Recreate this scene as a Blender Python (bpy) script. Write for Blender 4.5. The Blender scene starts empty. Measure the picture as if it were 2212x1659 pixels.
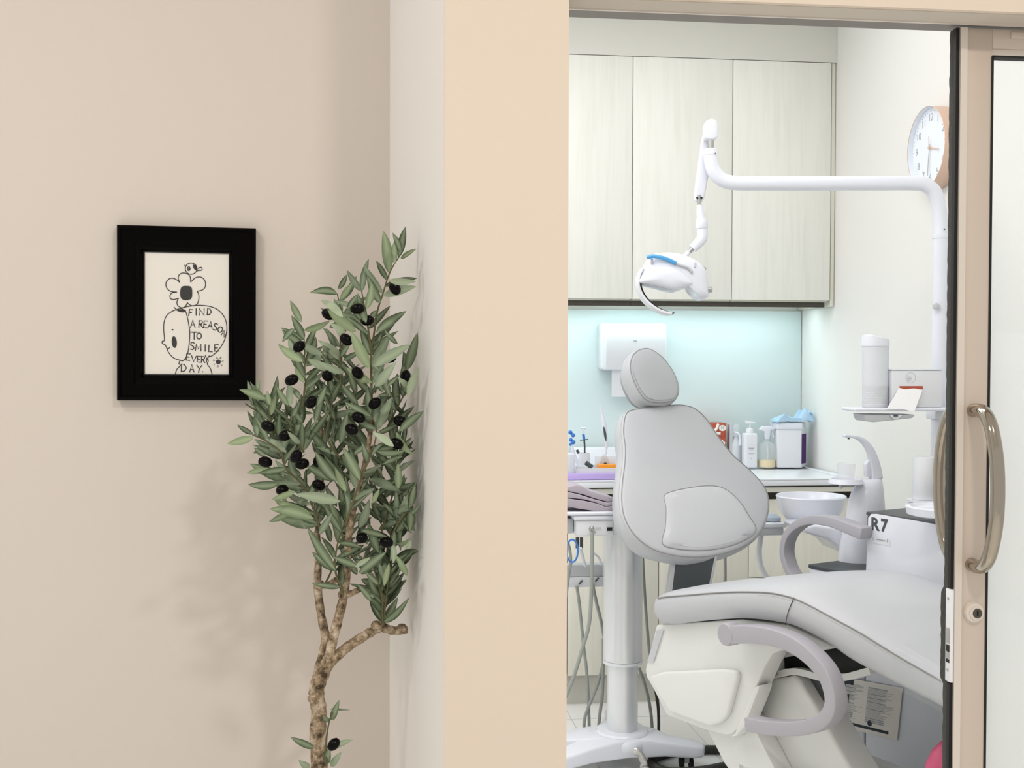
import bpy, bmesh, math, random
from math import sin, cos, pi, radians, sqrt
from mathutils import Vector, Matrix
random.seed(7)
S = bpy.context.scene
COL = S.collection

# ------------------------------------------------------------ camera
F_PX, YAW, PITCH, ROLL = 2600.0, .1228, .0222, .0026
FW = Vector((sin(YAW)*cos(PITCH), cos(YAW)*cos(PITCH), -sin(PITCH)))
_r = Vector((cos(YAW), -sin(YAW), 0)); _u = _r.cross(FW)
RT = _r*cos(ROLL) + _u*sin(ROLL); UP = _u*cos(ROLL) - _r*sin(ROLL)
CAM = Vector((0, 0, 1.35))
cd = bpy.data.cameras.new('camera'); cam = bpy.data.objects.new('camera', cd); COL.objects.link(cam)
cd.sensor_width = 36; cd.lens = F_PX/2212*36; cd.clip_start = .02
cam.matrix_world = Matrix(((RT.x, UP.x, -FW.x, CAM.x), (RT.y, UP.y, -FW.y, CAM.y), (RT.z, UP.z, -FW.z, CAM.z), (0, 0, 0, 1)))
S.camera = cam
# ------------------------------------------------------------ world, lights, exposure
wd = bpy.data.worlds.new('world'); S.world = wd; wd.use_nodes = True
wd.node_tree.nodes['Background'].inputs[0].default_value = (1.0, .965, .92, 1)
wd.node_tree.nodes['Background'].inputs[1].default_value = .74
S.view_settings.view_transform = 'Standard'; S.view_settings.look = 'None'
S.view_settings.exposure = 0.0; S.view_settings.gamma = 1; S.view_settings.use_curve_mapping = False

def area(name, loc, size, power, col, rot=(0, 0, 0), sy=None, spread=None):
    l = bpy.data.lights.new(name, 'AREA'); l.energy = power; l.color = col; l.size = size
    if sy: l.shape = 'RECTANGLE'; l.size_y = sy
    if spread: l.spread = spread
    o = bpy.data.objects.new(name, l); o.location = loc; o.rotation_euler = rot; COL.objects.link(o); return o
area('corridor_spot', (.80, .30, 2.85), .19, 26, (1, .93, .85))
area('corridor_downlight', (-1.25, 1.0, 2.85), .3, 17, (1, .94, .87))
area('unseen_treatment_light', (.75, 2.65, 2.80), .9, 12.5, (.97, .957, 1), sy=.7)  # unseen lamp put near the door for more frontal light
area('unseen_treatment_light', (1.1, 3.9, 2.80), 1.2, 5, (.97, .957, 1), sy=.8)
area('unseen_treatment_light', (-.5, 3.7, 2.80), 1.3, 31, (.97, .957, 1), sy=1.6)  # added out of view at left to brighten floor and low upright faces
area('under_cabinet_strip_light', (1.1, 4.99, 1.5645), 1.5, 2.4, (.80, .97, 1), sy=.03)

# ------------------------------------------------------------ pixel helpers (points of the 2212x1659 frame onto real planes)
def ray(x, y): return FW + RT*((x-1106)/F_PX) - UP*((y-829.5)/F_PX)
def PL(x, y, p, n):
    d = ray(x, y); n = Vector(n); return CAM + d*((Vector(p)-CAM).dot(n)/d.dot(n))
def P(x, y, Y): return PL(x, y, (0, Y, 0), (0, 1, 0))
def PZ(x, y, Z): return PL(x, y, (0, 0, Z), (0, 0, 1))
def PXW(x, y, X): return PL(x, y, (X, 0, 0), (1, 0, 0))
def cat(pts, closed=False, n=8):
    pts = [Vector(p) for p in pts]; m = len(pts); out = []
    rng = range(m) if closed else range(m-1)
    for i in rng:
        if closed: a, b, c, d = pts[(i-1) % m], pts[i], pts[(i+1) % m], pts[(i+2) % m]
        else: a, b, c, d = pts[max(i-1, 0)], pts[i], pts[i+1], pts[min(i+2, m-1)]
        for k in range(n):
            t = k/n
            out.append(.5*((2*b) + (c-a)*t + (2*a-5*b+4*c-d)*t*t + (3*b-3*c+d-a)*t**3))
    if not closed: out.append(pts[-1])
    return out
def resamp(pts, n, closed=True):
    q = pts + [pts[0]] if closed else pts
    L = [0]
    for i in range(len(q)-1): L.append(L[-1] + (q[i+1]-q[i]).length)
    out = []; j = 0
    for k in range(n):
        s = L[-1]*k/(n if closed else n-1)
        while j < len(L)-2 and L[j+1] < s: j += 1
        d = L[j+1]-L[j]; out.append(q[j].lerp(q[j+1], (s-L[j])/d if d else 0))
    return out

# ------------------------------------------------------------ materials
def mat(name, col, rough=.5, metal=0, noise=0, nscale=20, trans=0, emit=None, estr=0, coat=0, spec=.5, bump=0, bscale=200, ior=1.45, alpha=1, sss=0):
    m = bpy.data.materials.new(name); m.use_nodes = True; nt = m.node_tree; b = nt.nodes['Principled BSDF']
    def hx(c):
        if isinstance(c, str):
            c = [int(c[i:i+2], 16)/255 for i in (0, 2, 4)]
            c = [v/12.92 if v <= .04045 else ((v+.055)/1.055)**2.4 for v in c]
        return (*c, 1)
    c = hx(col); b.inputs['Base Color'].default_value = c
    b.inputs['Roughness'].default_value = rough; b.inputs['Metallic'].default_value = metal
    b.inputs['Specular IOR Level'].default_value = spec; b.inputs['IOR'].default_value = ior
    b.inputs['Transmission Weight'].default_value = trans; b.inputs['Coat Weight'].default_value = coat
    b.inputs['Alpha'].default_value = alpha
    if emit: b.inputs['Emission Color'].default_value = hx(emit); b.inputs['Emission Strength'].default_value = estr
    tc = nt.nodes.new('ShaderNodeTexCoord')
    if noise:
        n = nt.nodes.new('ShaderNodeTexNoise'); n.inputs['Scale'].default_value = nscale; n.inputs['Detail'].default_value = 4
        mx = nt.nodes.new('ShaderNodeMix'); mx.data_type = 'RGBA'
        mx.inputs[6].default_value = tuple(v*(1-noise) for v in c[:3])+(1,); mx.inputs[7].default_value = tuple(min(1, v*(1+noise)) for v in c[:3])+(1,)
        nt.links.new(tc.outputs['Object'], n.inputs['Vector']); nt.links.new(n.outputs['Fac'], mx.inputs[0]); nt.links.new(mx.outputs[2], b.inputs['Base Color'])
    if bump:
        n = nt.nodes.new('ShaderNodeTexNoise'); n.inputs['Scale'].default_value = bscale; n.inputs['Detail'].default_value = 3
        bp = nt.nodes.new('ShaderNodeBump'); bp.inputs['Strength'].default_value = bump; bp.inputs['Distance'].default_value = .002
        nt.links.new(tc.outputs['Object'], n.inputs['Vector']); nt.links.new(n.outputs['Fac'], bp.inputs['Height']); nt.links.new(bp.outputs[0], b.inputs['Normal'])
    return m
def wood(name, c1, c2, axis=2, sc=1.0):
    m = mat(name, c1, .45); nt = m.node_tree; b = nt.nodes['Principled BSDF']
    tc = [n for n in nt.nodes if n.type == 'TEX_COORD'][0]
    mp = nt.nodes.new('ShaderNodeMapping'); s = [14*sc, 14*sc, 14*sc]; s[axis] = .7*sc; mp.inputs['Scale'].default_value = s
    n = nt.nodes.new('ShaderNodeTexNoise'); n.inputs['Scale'].default_value = 3.2; n.inputs['Detail'].default_value = 6; n.inputs['Distortion'].default_value = .6
    n2 = nt.nodes.new('ShaderNodeTexNoise'); n2.inputs['Scale'].default_value = 14; n2.inputs['Detail'].default_value = 3
    ad = nt.nodes.new('ShaderNodeMath'); ad.operation = 'MULTIPLY_ADD'; ad.inputs[1].default_value = .35
    rp = nt.nodes.new('ShaderNodeValToRGB'); e = rp.color_ramp.elements
    def hx(c):
        c = [int(c[i:i+2], 16)/255 for i in (0, 2, 4)]; return tuple(((v+.055)/1.055)**2.4 for v in c)+(1,)
    e[0].position = .45; e[0].color = hx(c2); e[1].position = .75; e[1].color = hx(c1)
    nt.links.new(tc.outputs['Object'], mp.inputs[0]); nt.links.new(mp.outputs[0], n.inputs['Vector']); nt.links.new(mp.outputs[0], n2.inputs['Vector'])
    nt.links.new(n2.outputs['Fac'], ad.inputs[0]); nt.links.new(n.outputs['Fac'], ad.inputs[2]); nt.links.new(ad.outputs[0], rp.inputs[0]); nt.links.new(rp.outputs[0], b.inputs['Base Color'])
    return m
M = {}
M['wall'] = mat('beige_paint', 'D9CFC6', .85, noise=.015, nscale=3, bump=.06, bscale=350)
M['pillar'] = mat('peach_paint', 'E0D1C1', .85, noise=.012, nscale=3, bump=.06, bscale=350)
M['nook'] = mat('pale_grey_paint', 'F2F0ED', .85, bump=.05, bscale=350)
M['clinic'] = mat('clinic_wall_paint', 'EDEDE8', .85, noise=.01, nscale=3)
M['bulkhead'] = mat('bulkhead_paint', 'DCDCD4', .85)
M['ceil'] = mat('ceiling_paint', 'EDEBE6', .9)
M['alu'] = mat('champagne_aluminium', 'CDBFB2', .38, metal=.25, noise=.01, nscale=300)
M['alu_light'] = mat('champagne_aluminium_edge', 'DAD0C6', .35, metal=.2)
M['track'] = mat('brushed_track_steel', '8A837B', .5, metal=.5, noise=.12, nscale=18)
M['soffit'] = mat('soffit_paint', 'C9C0B4', .8)
M['brush'] = mat('grey_brush_seal', '4A4A46', .95, noise=.35, nscale=260, bump=.8, bscale=500)
M['black'] = mat('black_rubber_and_shade', '0A0A0A', .6)  # also colours the shadow gap beside the brush seal
M['chrome'] = mat('polished_steel', 'A8A094', .07, metal=1)
M['steel'] = mat('satin_steel', 'B4B4B2', .3, metal=.9)
M['frame'] = mat('dark_lacquered_wood', '010000', .4, spec=.07)
M['paper'] = mat('print_paper', 'F2EDE5', .8)
M['ink'] = mat('black_ink', '15110E', .8)
M['white'] = mat('white_enamel', 'E6E9F1', .25, coat=.15)
M['whitem'] = mat('white_moulded_plastic', 'E6E8EC', .4)
M['shell'] = mat('warm_white_shell', 'E4E5E1', .35, coat=.1)
M['lav'] = mat('pale_lavender_plastic', 'B0AEB4', .5)
M['greyp'] = mat('light_grey_plastic', 'C6C8CB', .4)
M['lea'] = mat('grey_leatherette', 'C0C2C5', .42, bump=.12, bscale=420)
M['lea2'] = mat('light_grey_leatherette', 'C8CACD', .42, bump=.12, bscale=420)
M['piping'] = mat('grey_piping', '93928F', .6)
M['stitch'] = mat('pale_grey_thread', 'D3D1CC', .6)
M['cab'] = wood('pale_ash_laminate', 'EFF0E8', 'E8EAE0')
M['cabside'] = mat('pale_edge_band', 'E3E3D3', .5)
M['dgrey'] = mat('dark_slot', '4A463E', .6)
M['counter'] = mat('white_solid_surface', 'F3F6FA', .3)
M['cream'] = mat('cream_rail', 'E9E6DA', .5)
M['basecab'] = wood('pale_maple_laminate', 'F6F4E6', 'EFECDC')
M['kick'] = mat('plinth', 'DAD8CC', .6)
M['splash'] = mat('pale_aqua_back_painted_glass', 'DAE8E8', .12, spec=.4)
M['floor'] = mat('white_porcelain_tile', 'FAFBF8', .25)
M['lbl'] = mat('faded_grey_print', 'A9ABB0', .7)
M['dtrim'] = mat('charcoal_trim', '4B5052', .45)
M['red'] = mat('brick_red_card', 'B4523B', .6)
M['clear'] = mat('clear_plastic', 'FFFFFF', .06, trans=1, ior=1.12)
M['milky'] = mat('milky_plastic', 'F4F6FA', .4, trans=.35, ior=1.2)
M['amber'] = mat('amber_liquid', 'F3DCA0', .3)
M['orange'] = mat('orange_plastic', 'F09A2C', .35)
M['blue'] = mat('blue_plastic', '3F7FD0', .35)
M['ltblue'] = mat('translucent_blue_sleeve', '5DB4EE', .15, trans=.25)
M['cloth_blue'] = mat('pale_blue_nonwoven', 'B4D4EC', .8)
M['purple'] = mat('deep_purple_label', '4A1C66', .5, noise=.35, nscale=60)
M['lilac'] = mat('lilac_tray', 'C9B4EE', .5)
M['fabric'] = mat('greyish_lilac_cloth', 'B3ABB4', .9, bump=.4, bscale=60)
M['copper'] = mat('rose_copper', 'E2C3AF', .4, metal=.2)
M['face'] = mat('clock_dial', 'EDF3FA', .5)
M['hose'] = mat('grey_hose', '9A9E98', .5)
M['hosed'] = mat('dark_ribbed_hose', '3D3D38', .5, metal=.3)
M['colm'] = mat('pearl_aluminium', 'E2E4E6', .3, metal=.45)
M['pink'] = mat('pink_bag', 'C8577A', .5, noise=.35, nscale=25)
M['teal'] = mat('leaflet_band', '25303A', .6)
M['bark'] = mat('bark', '8A7556', .9, noise=.0, bump=1.0, bscale=90)
M['olive'] = mat('dark_olive_skin', '020102', .3, spec=.16)
M['twig'] = mat('green_brown_twig', '5E5A3C', .8)
M['pot'] = mat('grey_pot', '8C8880', .7)
M['soil'] = mat('soil', '2C221A', 1)
def ramp_bark():
    m = M['bark']; nt = m.node_tree; b = nt.nodes['Principled BSDF']; tc = [n for n in nt.nodes if n.type == 'TEX_COORD'][0]
    n = nt.nodes.new('ShaderNodeTexNoise'); n.inputs['Scale'].default_value = 55; n.inputs['Detail'].default_value = 6; n.inputs['Roughness'].default_value = .7
    r = nt.nodes.new('ShaderNodeValToRGB'); e = r.color_ramp.elements
    e[0].position = .38; e[0].color = (.06, .04, .022, 1); e[1].position = .66; e[1].color = (.62, .53, .41, 1); k = e.new(.52); k.color = (.34, .25, .16, 1)
    nt.links.new(tc.outputs['Object'], n.inputs['Vector']); nt.links.new(n.outputs['Fac'], r.inputs[0]); nt.links.new(r.outputs[0], b.inputs['Base Color'])
ramp_bark()
def leafmat():
    m = mat('olive_leaf', '5E7058', .6, spec=.12); nt = m.node_tree; b = nt.nodes['Principled BSDF']
    a = nt.nodes.new('ShaderNodeAttribute'); a.attribute_name = 'tint'   # r: leaf shade, g: midrib
    sp = nt.nodes.new('ShaderNodeSeparateColor'); nt.links.new(a.outputs['Color'], sp.inputs[0])
    top = nt.nodes.new('ShaderNodeValToRGB'); e = top.color_ramp.elements
    e[0].position = 0; e[0].color = (.022, .042, .018, 1); e[1].position = 1; e[1].color = (.24, .31, .165, 1); k = e.new(.5); k.color = (.07, .105, .06, 1)  # dark end lowered to paint shade inside the crown
    bot = nt.nodes.new('ShaderNodeValToRGB'); e = bot.color_ramp.elements
    e[0].position = 0; e[0].color = (.09, .13, .09, 1); e[1].position = 1; e[1].color = (.40, .47, .34, 1)
    ge = nt.nodes.new('ShaderNodeNewGeometry')
    mx = nt.nodes.new('ShaderNodeMix'); mx.data_type = 'RGBA'; m2 = nt.nodes.new('ShaderNodeMix'); m2.data_type = 'RGBA'; m2.inputs[7].default_value = (.42, .5, .33, 1)
    mu = nt.nodes.new('ShaderNodeMath'); mu.operation = 'MULTIPLY'; mu.inputs[1].default_value = .55
    L = nt.links.new
    L(sp.outputs[0], top.inputs[0]); L(sp.outputs[0], bot.inputs[0]); L(sp.outputs[2], mx.inputs[0]); L(top.outputs[0], mx.inputs[6]); L(bot.outputs[0], mx.inputs[7])
    L(sp.outputs[1], mu.inputs[0]); L(mu.outputs[0], m2.inputs[0]); L(mx.outputs[2], m2.inputs[6]); L(m2.outputs[2], b.inputs['Base Color'])
    return m
M['leaf'] = leafmat()
def clear_pane():
    m = bpy.data.materials.new('clear_pane'); m.use_nodes = True; nt = m.node_tree; nt.nodes.clear()
    o = nt.nodes.new('ShaderNodeOutputMaterial'); t = nt.nodes.new('ShaderNodeBsdfTransparent'); g = nt.nodes.new('ShaderNodeBsdfGlossy'); g.inputs['Roughness'].default_value = .02
    x = nt.nodes.new('ShaderNodeMixShader'); x.inputs[0].default_value = .035; t.inputs[0].default_value = (.985, .99, .988, 1)
    nt.links.new(t.outputs[0], x.inputs[1]); nt.links.new(g.outputs[0], x.inputs[2]); nt.links.new(x.outputs[0], o.inputs[0]); return m
M['pane'] = clear_pane(); M['pic_glass'] = clear_pane(); M['pic_glass'].node_tree.nodes['Transparent BSDF'].inputs[0].default_value = (1, 1, 1, 1)
def frosted():
    m = bpy.data.materials.new('frosted_film'); m.use_nodes = True; nt = m.node_tree; nt.nodes.clear()
    o = nt.nodes.new('ShaderNodeOutputMaterial'); t = nt.nodes.new('ShaderNodeBsdfTranslucent'); d = nt.nodes.new('ShaderNodeBsdfDiffuse')
    t.inputs[0].default_value = (.95, .96, .96, 1); d.inputs[0].default_value = (.92, .93, .93, 1); x = nt.nodes.new('ShaderNodeMixShader'); x.inputs[0].default_value = .35
    nt.links.new(t.outputs[0], x.inputs[1]); nt.links.new(d.outputs[0], x.inputs[2]); nt.links.new(x.outputs[0], o.inputs[0]); return m
M['frost'] = frosted()
def clear_plastic():
    m = bpy.data.materials.new('clear_thin_plastic'); m.use_nodes = True; nt = m.node_tree; nt.nodes.clear()
    o = nt.nodes.new('ShaderNodeOutputMaterial'); t = nt.nodes.new('ShaderNodeBsdfTransparent'); p = nt.nodes.new('ShaderNodeBsdfPrincipled')
    p.inputs['Base Color'].default_value = (.95, .97, 1, 1); p.inputs['Roughness'].default_value = .1; x = nt.nodes.new('ShaderNodeMixShader'); x.inputs[0].default_value = .24
    nt.links.new(t.outputs[0], x.inputs[1]); nt.links.new(p.outputs[0], x.inputs[2]); nt.links.new(x.outputs[0], o.inputs[0]); return m
M['clear'] = clear_plastic()

# ------------------------------------------------------------ object helpers
ROOT = {}
class MB:
    def __init__(s): s.v = []; s.f = []
    def add(s, v, f):
        k = len(s.v); s.v += [Vector(p) for p in v]; s.f += [[i+k for i in q] for q in f]; return s
    def hexa(s, b, t):   # two quads, bottom & top rings
        n = len(b); v = list(b)+list(t); f = [list(range(n))[::-1], list(range(n, 2*n))]
        f += [[i, (i+1) % n, n+(i+1) % n, n+i] for i in range(n)]; return s.add(v, f)
    def box(s, x0, x1, y0, y1, z0, z1):
        return s.hexa([(x0, y0, z0), (x1, y0, z0), (x1, y1, z0), (x0, y1, z0)], [(x0, y0, z1), (x1, y0, z1), (x1, y1, z1), (x0, y1, z1)])
    def prism(s, pts, vec):
        pts = [Vector(p) for p in pts]; vec = Vector(vec); return s.hexa(pts, [p+vec for p in pts])
    def tube(s, pts, r, n=12, caps=True, closed=False):
        pts = [Vector(p) for p in pts]; m = len(pts); R = r if isinstance(r, (list, tuple)) else [r]*m
        tan = []
        for i in range(m):
            a = pts[(i-1) % m] if closed else pts[max(i-1, 0)]; b = pts[(i+1) % m] if closed else pts[min(i+1, m-1)]
            d = b-a; tan.append(d.normalized() if d.length > 1e-9 else Vector((0, 0, 1)))
        up = Vector((0, 0, 1)) if abs(tan[0].z) < .9 else Vector((1, 0, 0)); nrm = (up - tan[0]*up.dot(tan[0])).normalized()
        v = []
        for i in range(m):
            nrm = (nrm - tan[i]*nrm.dot(tan[i])).normalized(); bi = tan[i].cross(nrm)
            v += [pts[i] + (nrm*cos(2*pi*k/n) + bi*sin(2*pi*k/n))*R[i] for k in range(n)]
        f = [[i*n+k, i*n+(k+1) % n, ((i+1) % m)*n+(k+1) % n, ((i+1) % m)*n+k] for i in range(m if closed else m-1) for k in range(n)]
        if caps and not closed: f += [list(range(n))[::-1], list(range((m-1)*n, m*n))]
        return s.add(v, f)
    def strip(s, pts, wv, w, th, nrms=None):   # rectangular band: width w along wv, thickness th in the plane of the path
        pts = [Vector(p) for p in pts]; wv = Vector(wv).normalized(); m = len(pts); v = []
        T = th if isinstance(th, (list, tuple)) else [th]*m; Wd = w if isinstance(w, (list, tuple)) else [w]*m
        for i in range(m):
            t = (pts[min(i+1, m-1)]-pts[max(i-1, 0)]).normalized(); nn = wv.cross(t).normalized()
            for a, b in ((-1, -1), (1, -1), (1, 1), (-1, 1)): v.append(pts[i]+wv*a*Wd[i]/2+nn*b*T[i]/2)
        f = [[i*4+k, i*4+(k+1) % 4, (i+1)*4+(k+1) % 4, (i+1)*4+k] for i in range(m-1) for k in range(4)]
        f += [[3, 2, 1, 0], [m*4-4, m*4-3, m*4-2, m*4-1]]; return s.add(v, f)
    def lathe(s, c, prof, n=32, axis=(0, 0, 1), ex=1, ey=1):
        c = Vector(c); ax = Vector(axis).normalized(); u = Vector((1, 0, 0)) if abs(ax.x) < .9 else Vector((0, 1, 0))
        u = (u-ax*u.dot(ax)).normalized(); w = ax.cross(u); v = []; m = len(prof)
        for r, h in prof: v += [c+ax*h+(u*cos(2*pi*k/n)*ex+w*sin(2*pi*k/n)*ey)*r for k in range(n)]
        f = [[i*n+k, i*n+(k+1) % n, (i+1)*n+(k+1) % n, (i+1)*n+k] for i in range(m-1) for k in range(n)]
        if prof[0] == prof[-1]: return s.add(v, f)
        if prof[0][0] > 1e-6: f.append(list(range(n))[::-1])
        if prof[-1][0] > 1e-6: f.append(list(range((m-1)*n, m*n)))
        return s.add(v, f)
    def build(s, name, m, parent=None, bevel=0, seg=2, ang=35, at=None, mats=None):
        root = ROOT.get(parent.name, Vector((0, 0, 0))) if parent else None
        if parent is None:
            if at is None:
                xs = [p.x for p in s.v]; ys = [p.y for p in s.v]; at = Vector(((min(xs)+max(xs))/2, (min(ys)+max(ys))/2, min(p.z for p in s.v)))
            root = Vector(at)
        me = bpy.data.meshes.new(name); me.from_pydata([p-root for p in s.v], [], s.f); me.update()
        bm = bmesh.new(); bm.from_mesh(me)
        bmesh.ops.remove_doubles(bm, verts=bm.verts, dist=1e-6)
        bmesh.ops.recalc_face_normals(bm, faces=bm.faces)
        if bevel:
            es = [e for e in bm.edges if len(e.link_faces) == 2 and e.calc_face_angle(0) > radians(30)]
            bmesh.ops.bevel(bm, geom=es, offset=bevel, segments=seg, profile=.5, affect='EDGES', clamp_overlap=True)
        bm.to_mesh(me); bm.free()
        me.shade_smooth(); me.set_sharp_from_angle(angle=radians(ang))
        me.materials.append(m)
        for q in (mats or []): me.materials.append(q)
        o = bpy.data.objects.new(name, me); COL.objects.link(o)
        if parent: o.parent = parent; ROOT[o.name] = root
        else: o.location = root; ROOT[o.name] = root
        return o
def tag(o, label, cat_, group=None):
    o['label'] = label; o['category'] = cat_
    if group: o['group'] = group
    return o
def thing(name, label, cat_, loc, group=None):
    o = bpy.data.objects.new(name, None); COL.objects.link(o); o.location = loc; o.empty_display_size = .05
    ROOT[o.name] = Vector(loc); return tag(o, label, cat_, group)
def struct(o): o['kind'] = 'structure'; return o
def bx(x0, x1, y0, y1, z0, z1): return MB().box(x0, x1, y0, y1, z0, z1)
def cushion(pts, n, thick, dome, back=.03, N=96, offs=None):
    """padded cushion: seam outline in 3D (planar), normal n (front)"""
    n = Vector(n).normalized(); c = sum(pts, Vector())/len(pts); pts = resamp(pts, N)
    # outward normals
    out = []
    for i in range(N):
        t = (pts[(i+1) % N]-pts[i-1]).normalized(); o = t.cross(n)
        if o.dot(pts[i]-c) < 0 and False: o = -o
        out.append(o)
    sgn = 1 if sum(out[i].dot(pts[i]-c) for i in range(N)) > 0 else -1
    out = [o*sgn for o in out]
    for _ in range(3): out = [(out[i-1]+out[i]+out[(i+1) % N]).normalized() for i in range(N)]
    rings = [('s', .55, -thick*1.0), ('s', .85, -thick*.99), ('o', -back*.7, -thick*.96), ('o', -back*.25, -thick*.8), ('o', .003, -thick*.55), ('o', .006, -thick*.3), ('o', .004, -thick*.1), ('o', .0005, -.002),
             ('o', -.0012, -.0012), ('o', -.003, .0015), ('o', -.012, dome*.28), ('s', .90, dome*.5), ('s', .8, dome*.72), ('s', .66, dome*.88), ('s', .48, dome*.97), ('s', .25, dome), ]
    v = []
    for k, a, h in rings:
        for i in range(N): v.append((pts[i]+out[i]*a if k == 'o' else c+(pts[i]-c)*a)+n*h)
    m = len(rings); f = [[r*N+i, r*N+(i+1) % N, (r+1)*N+(i+1) % N, (r+1)*N+i] for r in range(m-1) for i in range(N)]
    f += [list(range(N))[::-1], list(range((m-1)*N, m*N))]
    b = MB(); b.add(v, f); return b, pts, out
def textmesh(body, size, M4, extrude=.0004, name='lettering', material=None, parent=None, bold=0):
    cu = bpy.data.curves.new(name, 'FONT'); cu.body = body; cu.size = size; cu.extrude = extrude; cu.align_x = 'CENTER'; cu.align_y = 'CENTER'; cu.offset = bold; cu.resolution_u = 3
    t = bpy.data.objects.new('tmp', cu); COL.objects.link(t)
    dg = bpy.context.evaluated_depsgraph_get(); me = bpy.data.meshes.new_from_object(t.evaluated_get(dg))
    vs = [M4 @ v.co for v in me.vertices]; fs = [list(p.vertices) for p in me.polygons]
    bpy.data.objects.remove(t); bpy.data.curves.remove(cu)
    b = MB(); b.add(vs, fs); return b
def frame4(o, u, w):   # matrix with x=u, y=w, z=u x w
    u = Vector(u).normalized(); w = Vector(w).normalized(); z = u.cross(w)
    return Matrix(((u.x, w.x, z.x, o[0]), (u.y, w.y, z.y, o[1]), (u.z, w.z, z.z, o[2]), (0, 0, 0, 1)))

# ============================================================ SETTING
Xw, Yb, Yc = 1.93, 5.15, 4.77
YP = 1.98          # face of the pillar wall
LC = P(842, 800, 2.5); LD = Vector((-cos(.06), -sin(.06), 0)); LN = Vector((sin(.06), -cos(.06), 0))   # left wall line and its normal towards the room
LC = Vector((LC.x, LC.y, 0)); PC = P(959, 800, YP); PC = Vector((PC.x, YP, 0)); PR = P(1226.5, 800, YP).x
def vwall(pts, z0, z1, m, name):
    b = MB(); b.hexa([(p[0], p[1], z0) for p in pts], [(p[0], p[1], z1) for p in pts]); return struct(b.build(name, m))
e = LC+LD*2.2
vwall([LC, LC-LN*.08, e-LN*.08, e], 0, 2.9, M['wall'], 'wall_left')
vwall([(PC.x, YP+.004), (LC.x, LC.y), (LC.x+.06, LC.y+.03), (PC.x+.06, YP+.03)], 0, 2.9, M['nook'], 'wall_nook')
HZ = P(1780, 38, 2.05).z
vwall([(PC.x, YP), (PR, YP), (PR, YP+.13), (PC.x+.02, YP+.13)], 0, 2.9, M['pillar'], 'wall_front')
struct(bx(PR, 2.7, YP, YP+.012, HZ+.0015, 2.9).build('wall_header', M['pillar']))
struct(bx(PR, 2.7, YP+.012, 2.05, HZ, 2.9).build('trim_1', M['soffit']))
struct(bx(PR, 2.7, 2.05, 2.056, HZ-.002, HZ+.03).build('trim_2', M['alu_light']))
struct(bx(PR, 2.7, 2.056, 2.12, HZ+.004, 2.9).build('trim_3', M['track']))
struct(bx(1.88, 2.7, YP, 2.05, 0, HZ).build('wall_front_right', M['pillar']))
struct(bx(-2.4, 2.8, -1.2, Yb+.1, -.06, 0).build('floor', M['floor']))
# tile joints of the clinic floor, diagonal as seen through the doorway
jb = MB()
for k in range(6):
    p = Vector((.35+.42*k, 2.2, .0004)); q = p+Vector((0, 2.95, 0)); jb.box(p.x-.0012, p.x+.0012, 2.2, 5.0, .0, .0006)
for k in range(7): jb.box(.3, 1.92, 2.3+k*.42, 2.3025+k*.42, 0, .0006)
struct(jb.build('trim_4', M['greyp']))
struct(bx(-2.4, 2.8, -1.2, 2.12, 2.9, 2.96).build('ceiling_corridor', M['ceil']))
struct(bx(-1.76, 2.0, 2.12, Yb+.06, 2.85, 2.9).build('ceiling', M['ceil']))
struct(bx(-1.76, 2.0, Yb, Yb+.06, 0, 2.85).build('wall_back', M['clinic']))
struct(bx(Xw, Xw+.06, 2.12, Yb, 0, 2.85).build('wall_right', M['clinic']))
struct(bx(-1.76, -1.7, 2.65, Yb, 0, 2.85).build('wall_clinic_left', M['clinic']))
struct(bx(-1.76, .20, 2.65, 2.70, 0, 2.85).build('wall_clinic_partition', M['clinic']))
struct(bx(.15, .20, 2.12, 2.65, 0, 2.85).build('wall_clinic_return', M['clinic']))
struct(bx(.15, Xw, 2.12, 2.14, HZ+.01, 2.85).build('wall_clinic_front', M['clinic']))
zc1 = P(1500, 126, Yc).z; zc0 = P(1300, 645, Yc).z
struct(bx(-1.7, Xw-.001, Yc, Yb, zc1+.002, 2.85).build('wall_bulkhead', M['bulkhead']))
sp = struct(bx(.27, Xw-.004, Yb-.008, Yb-.001, .90, zc0-.03).build('trim_5', M['splash']))
for (x, y, lab) in ((.80, .30, 'a'), (-1.25, 1.0, 'b')):
    l = MB().lathe((x, y, 2.868), [(.09, 0), (.10, .004), (.10, .031), (.08, .031)], 32).build('ceiling_downlight', M['white'])
    tag(l, 'round white recessed downlight in the corridor ceiling ' + ('in front of the sliding door' if lab == 'a' else 'in front of the framed picture'), 'ceiling light')
# ---- sliding door
YD0, YD1 = 2.065, 2.10
def xd(px, y=800, Y=YD0): return P(px, y, Y).x
dr = struct(bpy.data.objects.new('door_1', None)); COL.objects.link(dr); dr.location = (1.4, YD0, 0); ROOT['door_1'] = Vector((1.4, YD0, 0))
dx0 = xd(2067); dxg = xd(2136); dx1 = 2.0
ztop = HZ-.004; zg = P(2180, 123, YD0).z
MB().box(dx0, dxg, YD0, YD1, .02, ztop).build('door_stile', M['alu'], dr, bevel=.001)
xl = xd(2081)
bx(dx0-.0005, xl, YD0-.003, YD0+.002, .02, ztop).build('door_edge_strip', M['alu_light'], dr)
bx(dxg, dx1, YD0, YD1, zg+.014, ztop).build('door_rail', M['alu'], dr, bevel=.001)
bx(dxg, dx1, YD0+.004, YD1-.004, zg+.002, zg+.014).build('glazing_bead', M['alu_light'], dr)
bx(P(2183, 70, YD0).x, 1.5, YD0-.002, YD0, P(2183, 83, YD0).z, ztop-.004).build('track_cover', M['alu'], dr, bevel=.001)
bx(dxg, dx1, YD0, YD1, .02, .12).build('bottom_rail', M['alu'], dr)
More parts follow.
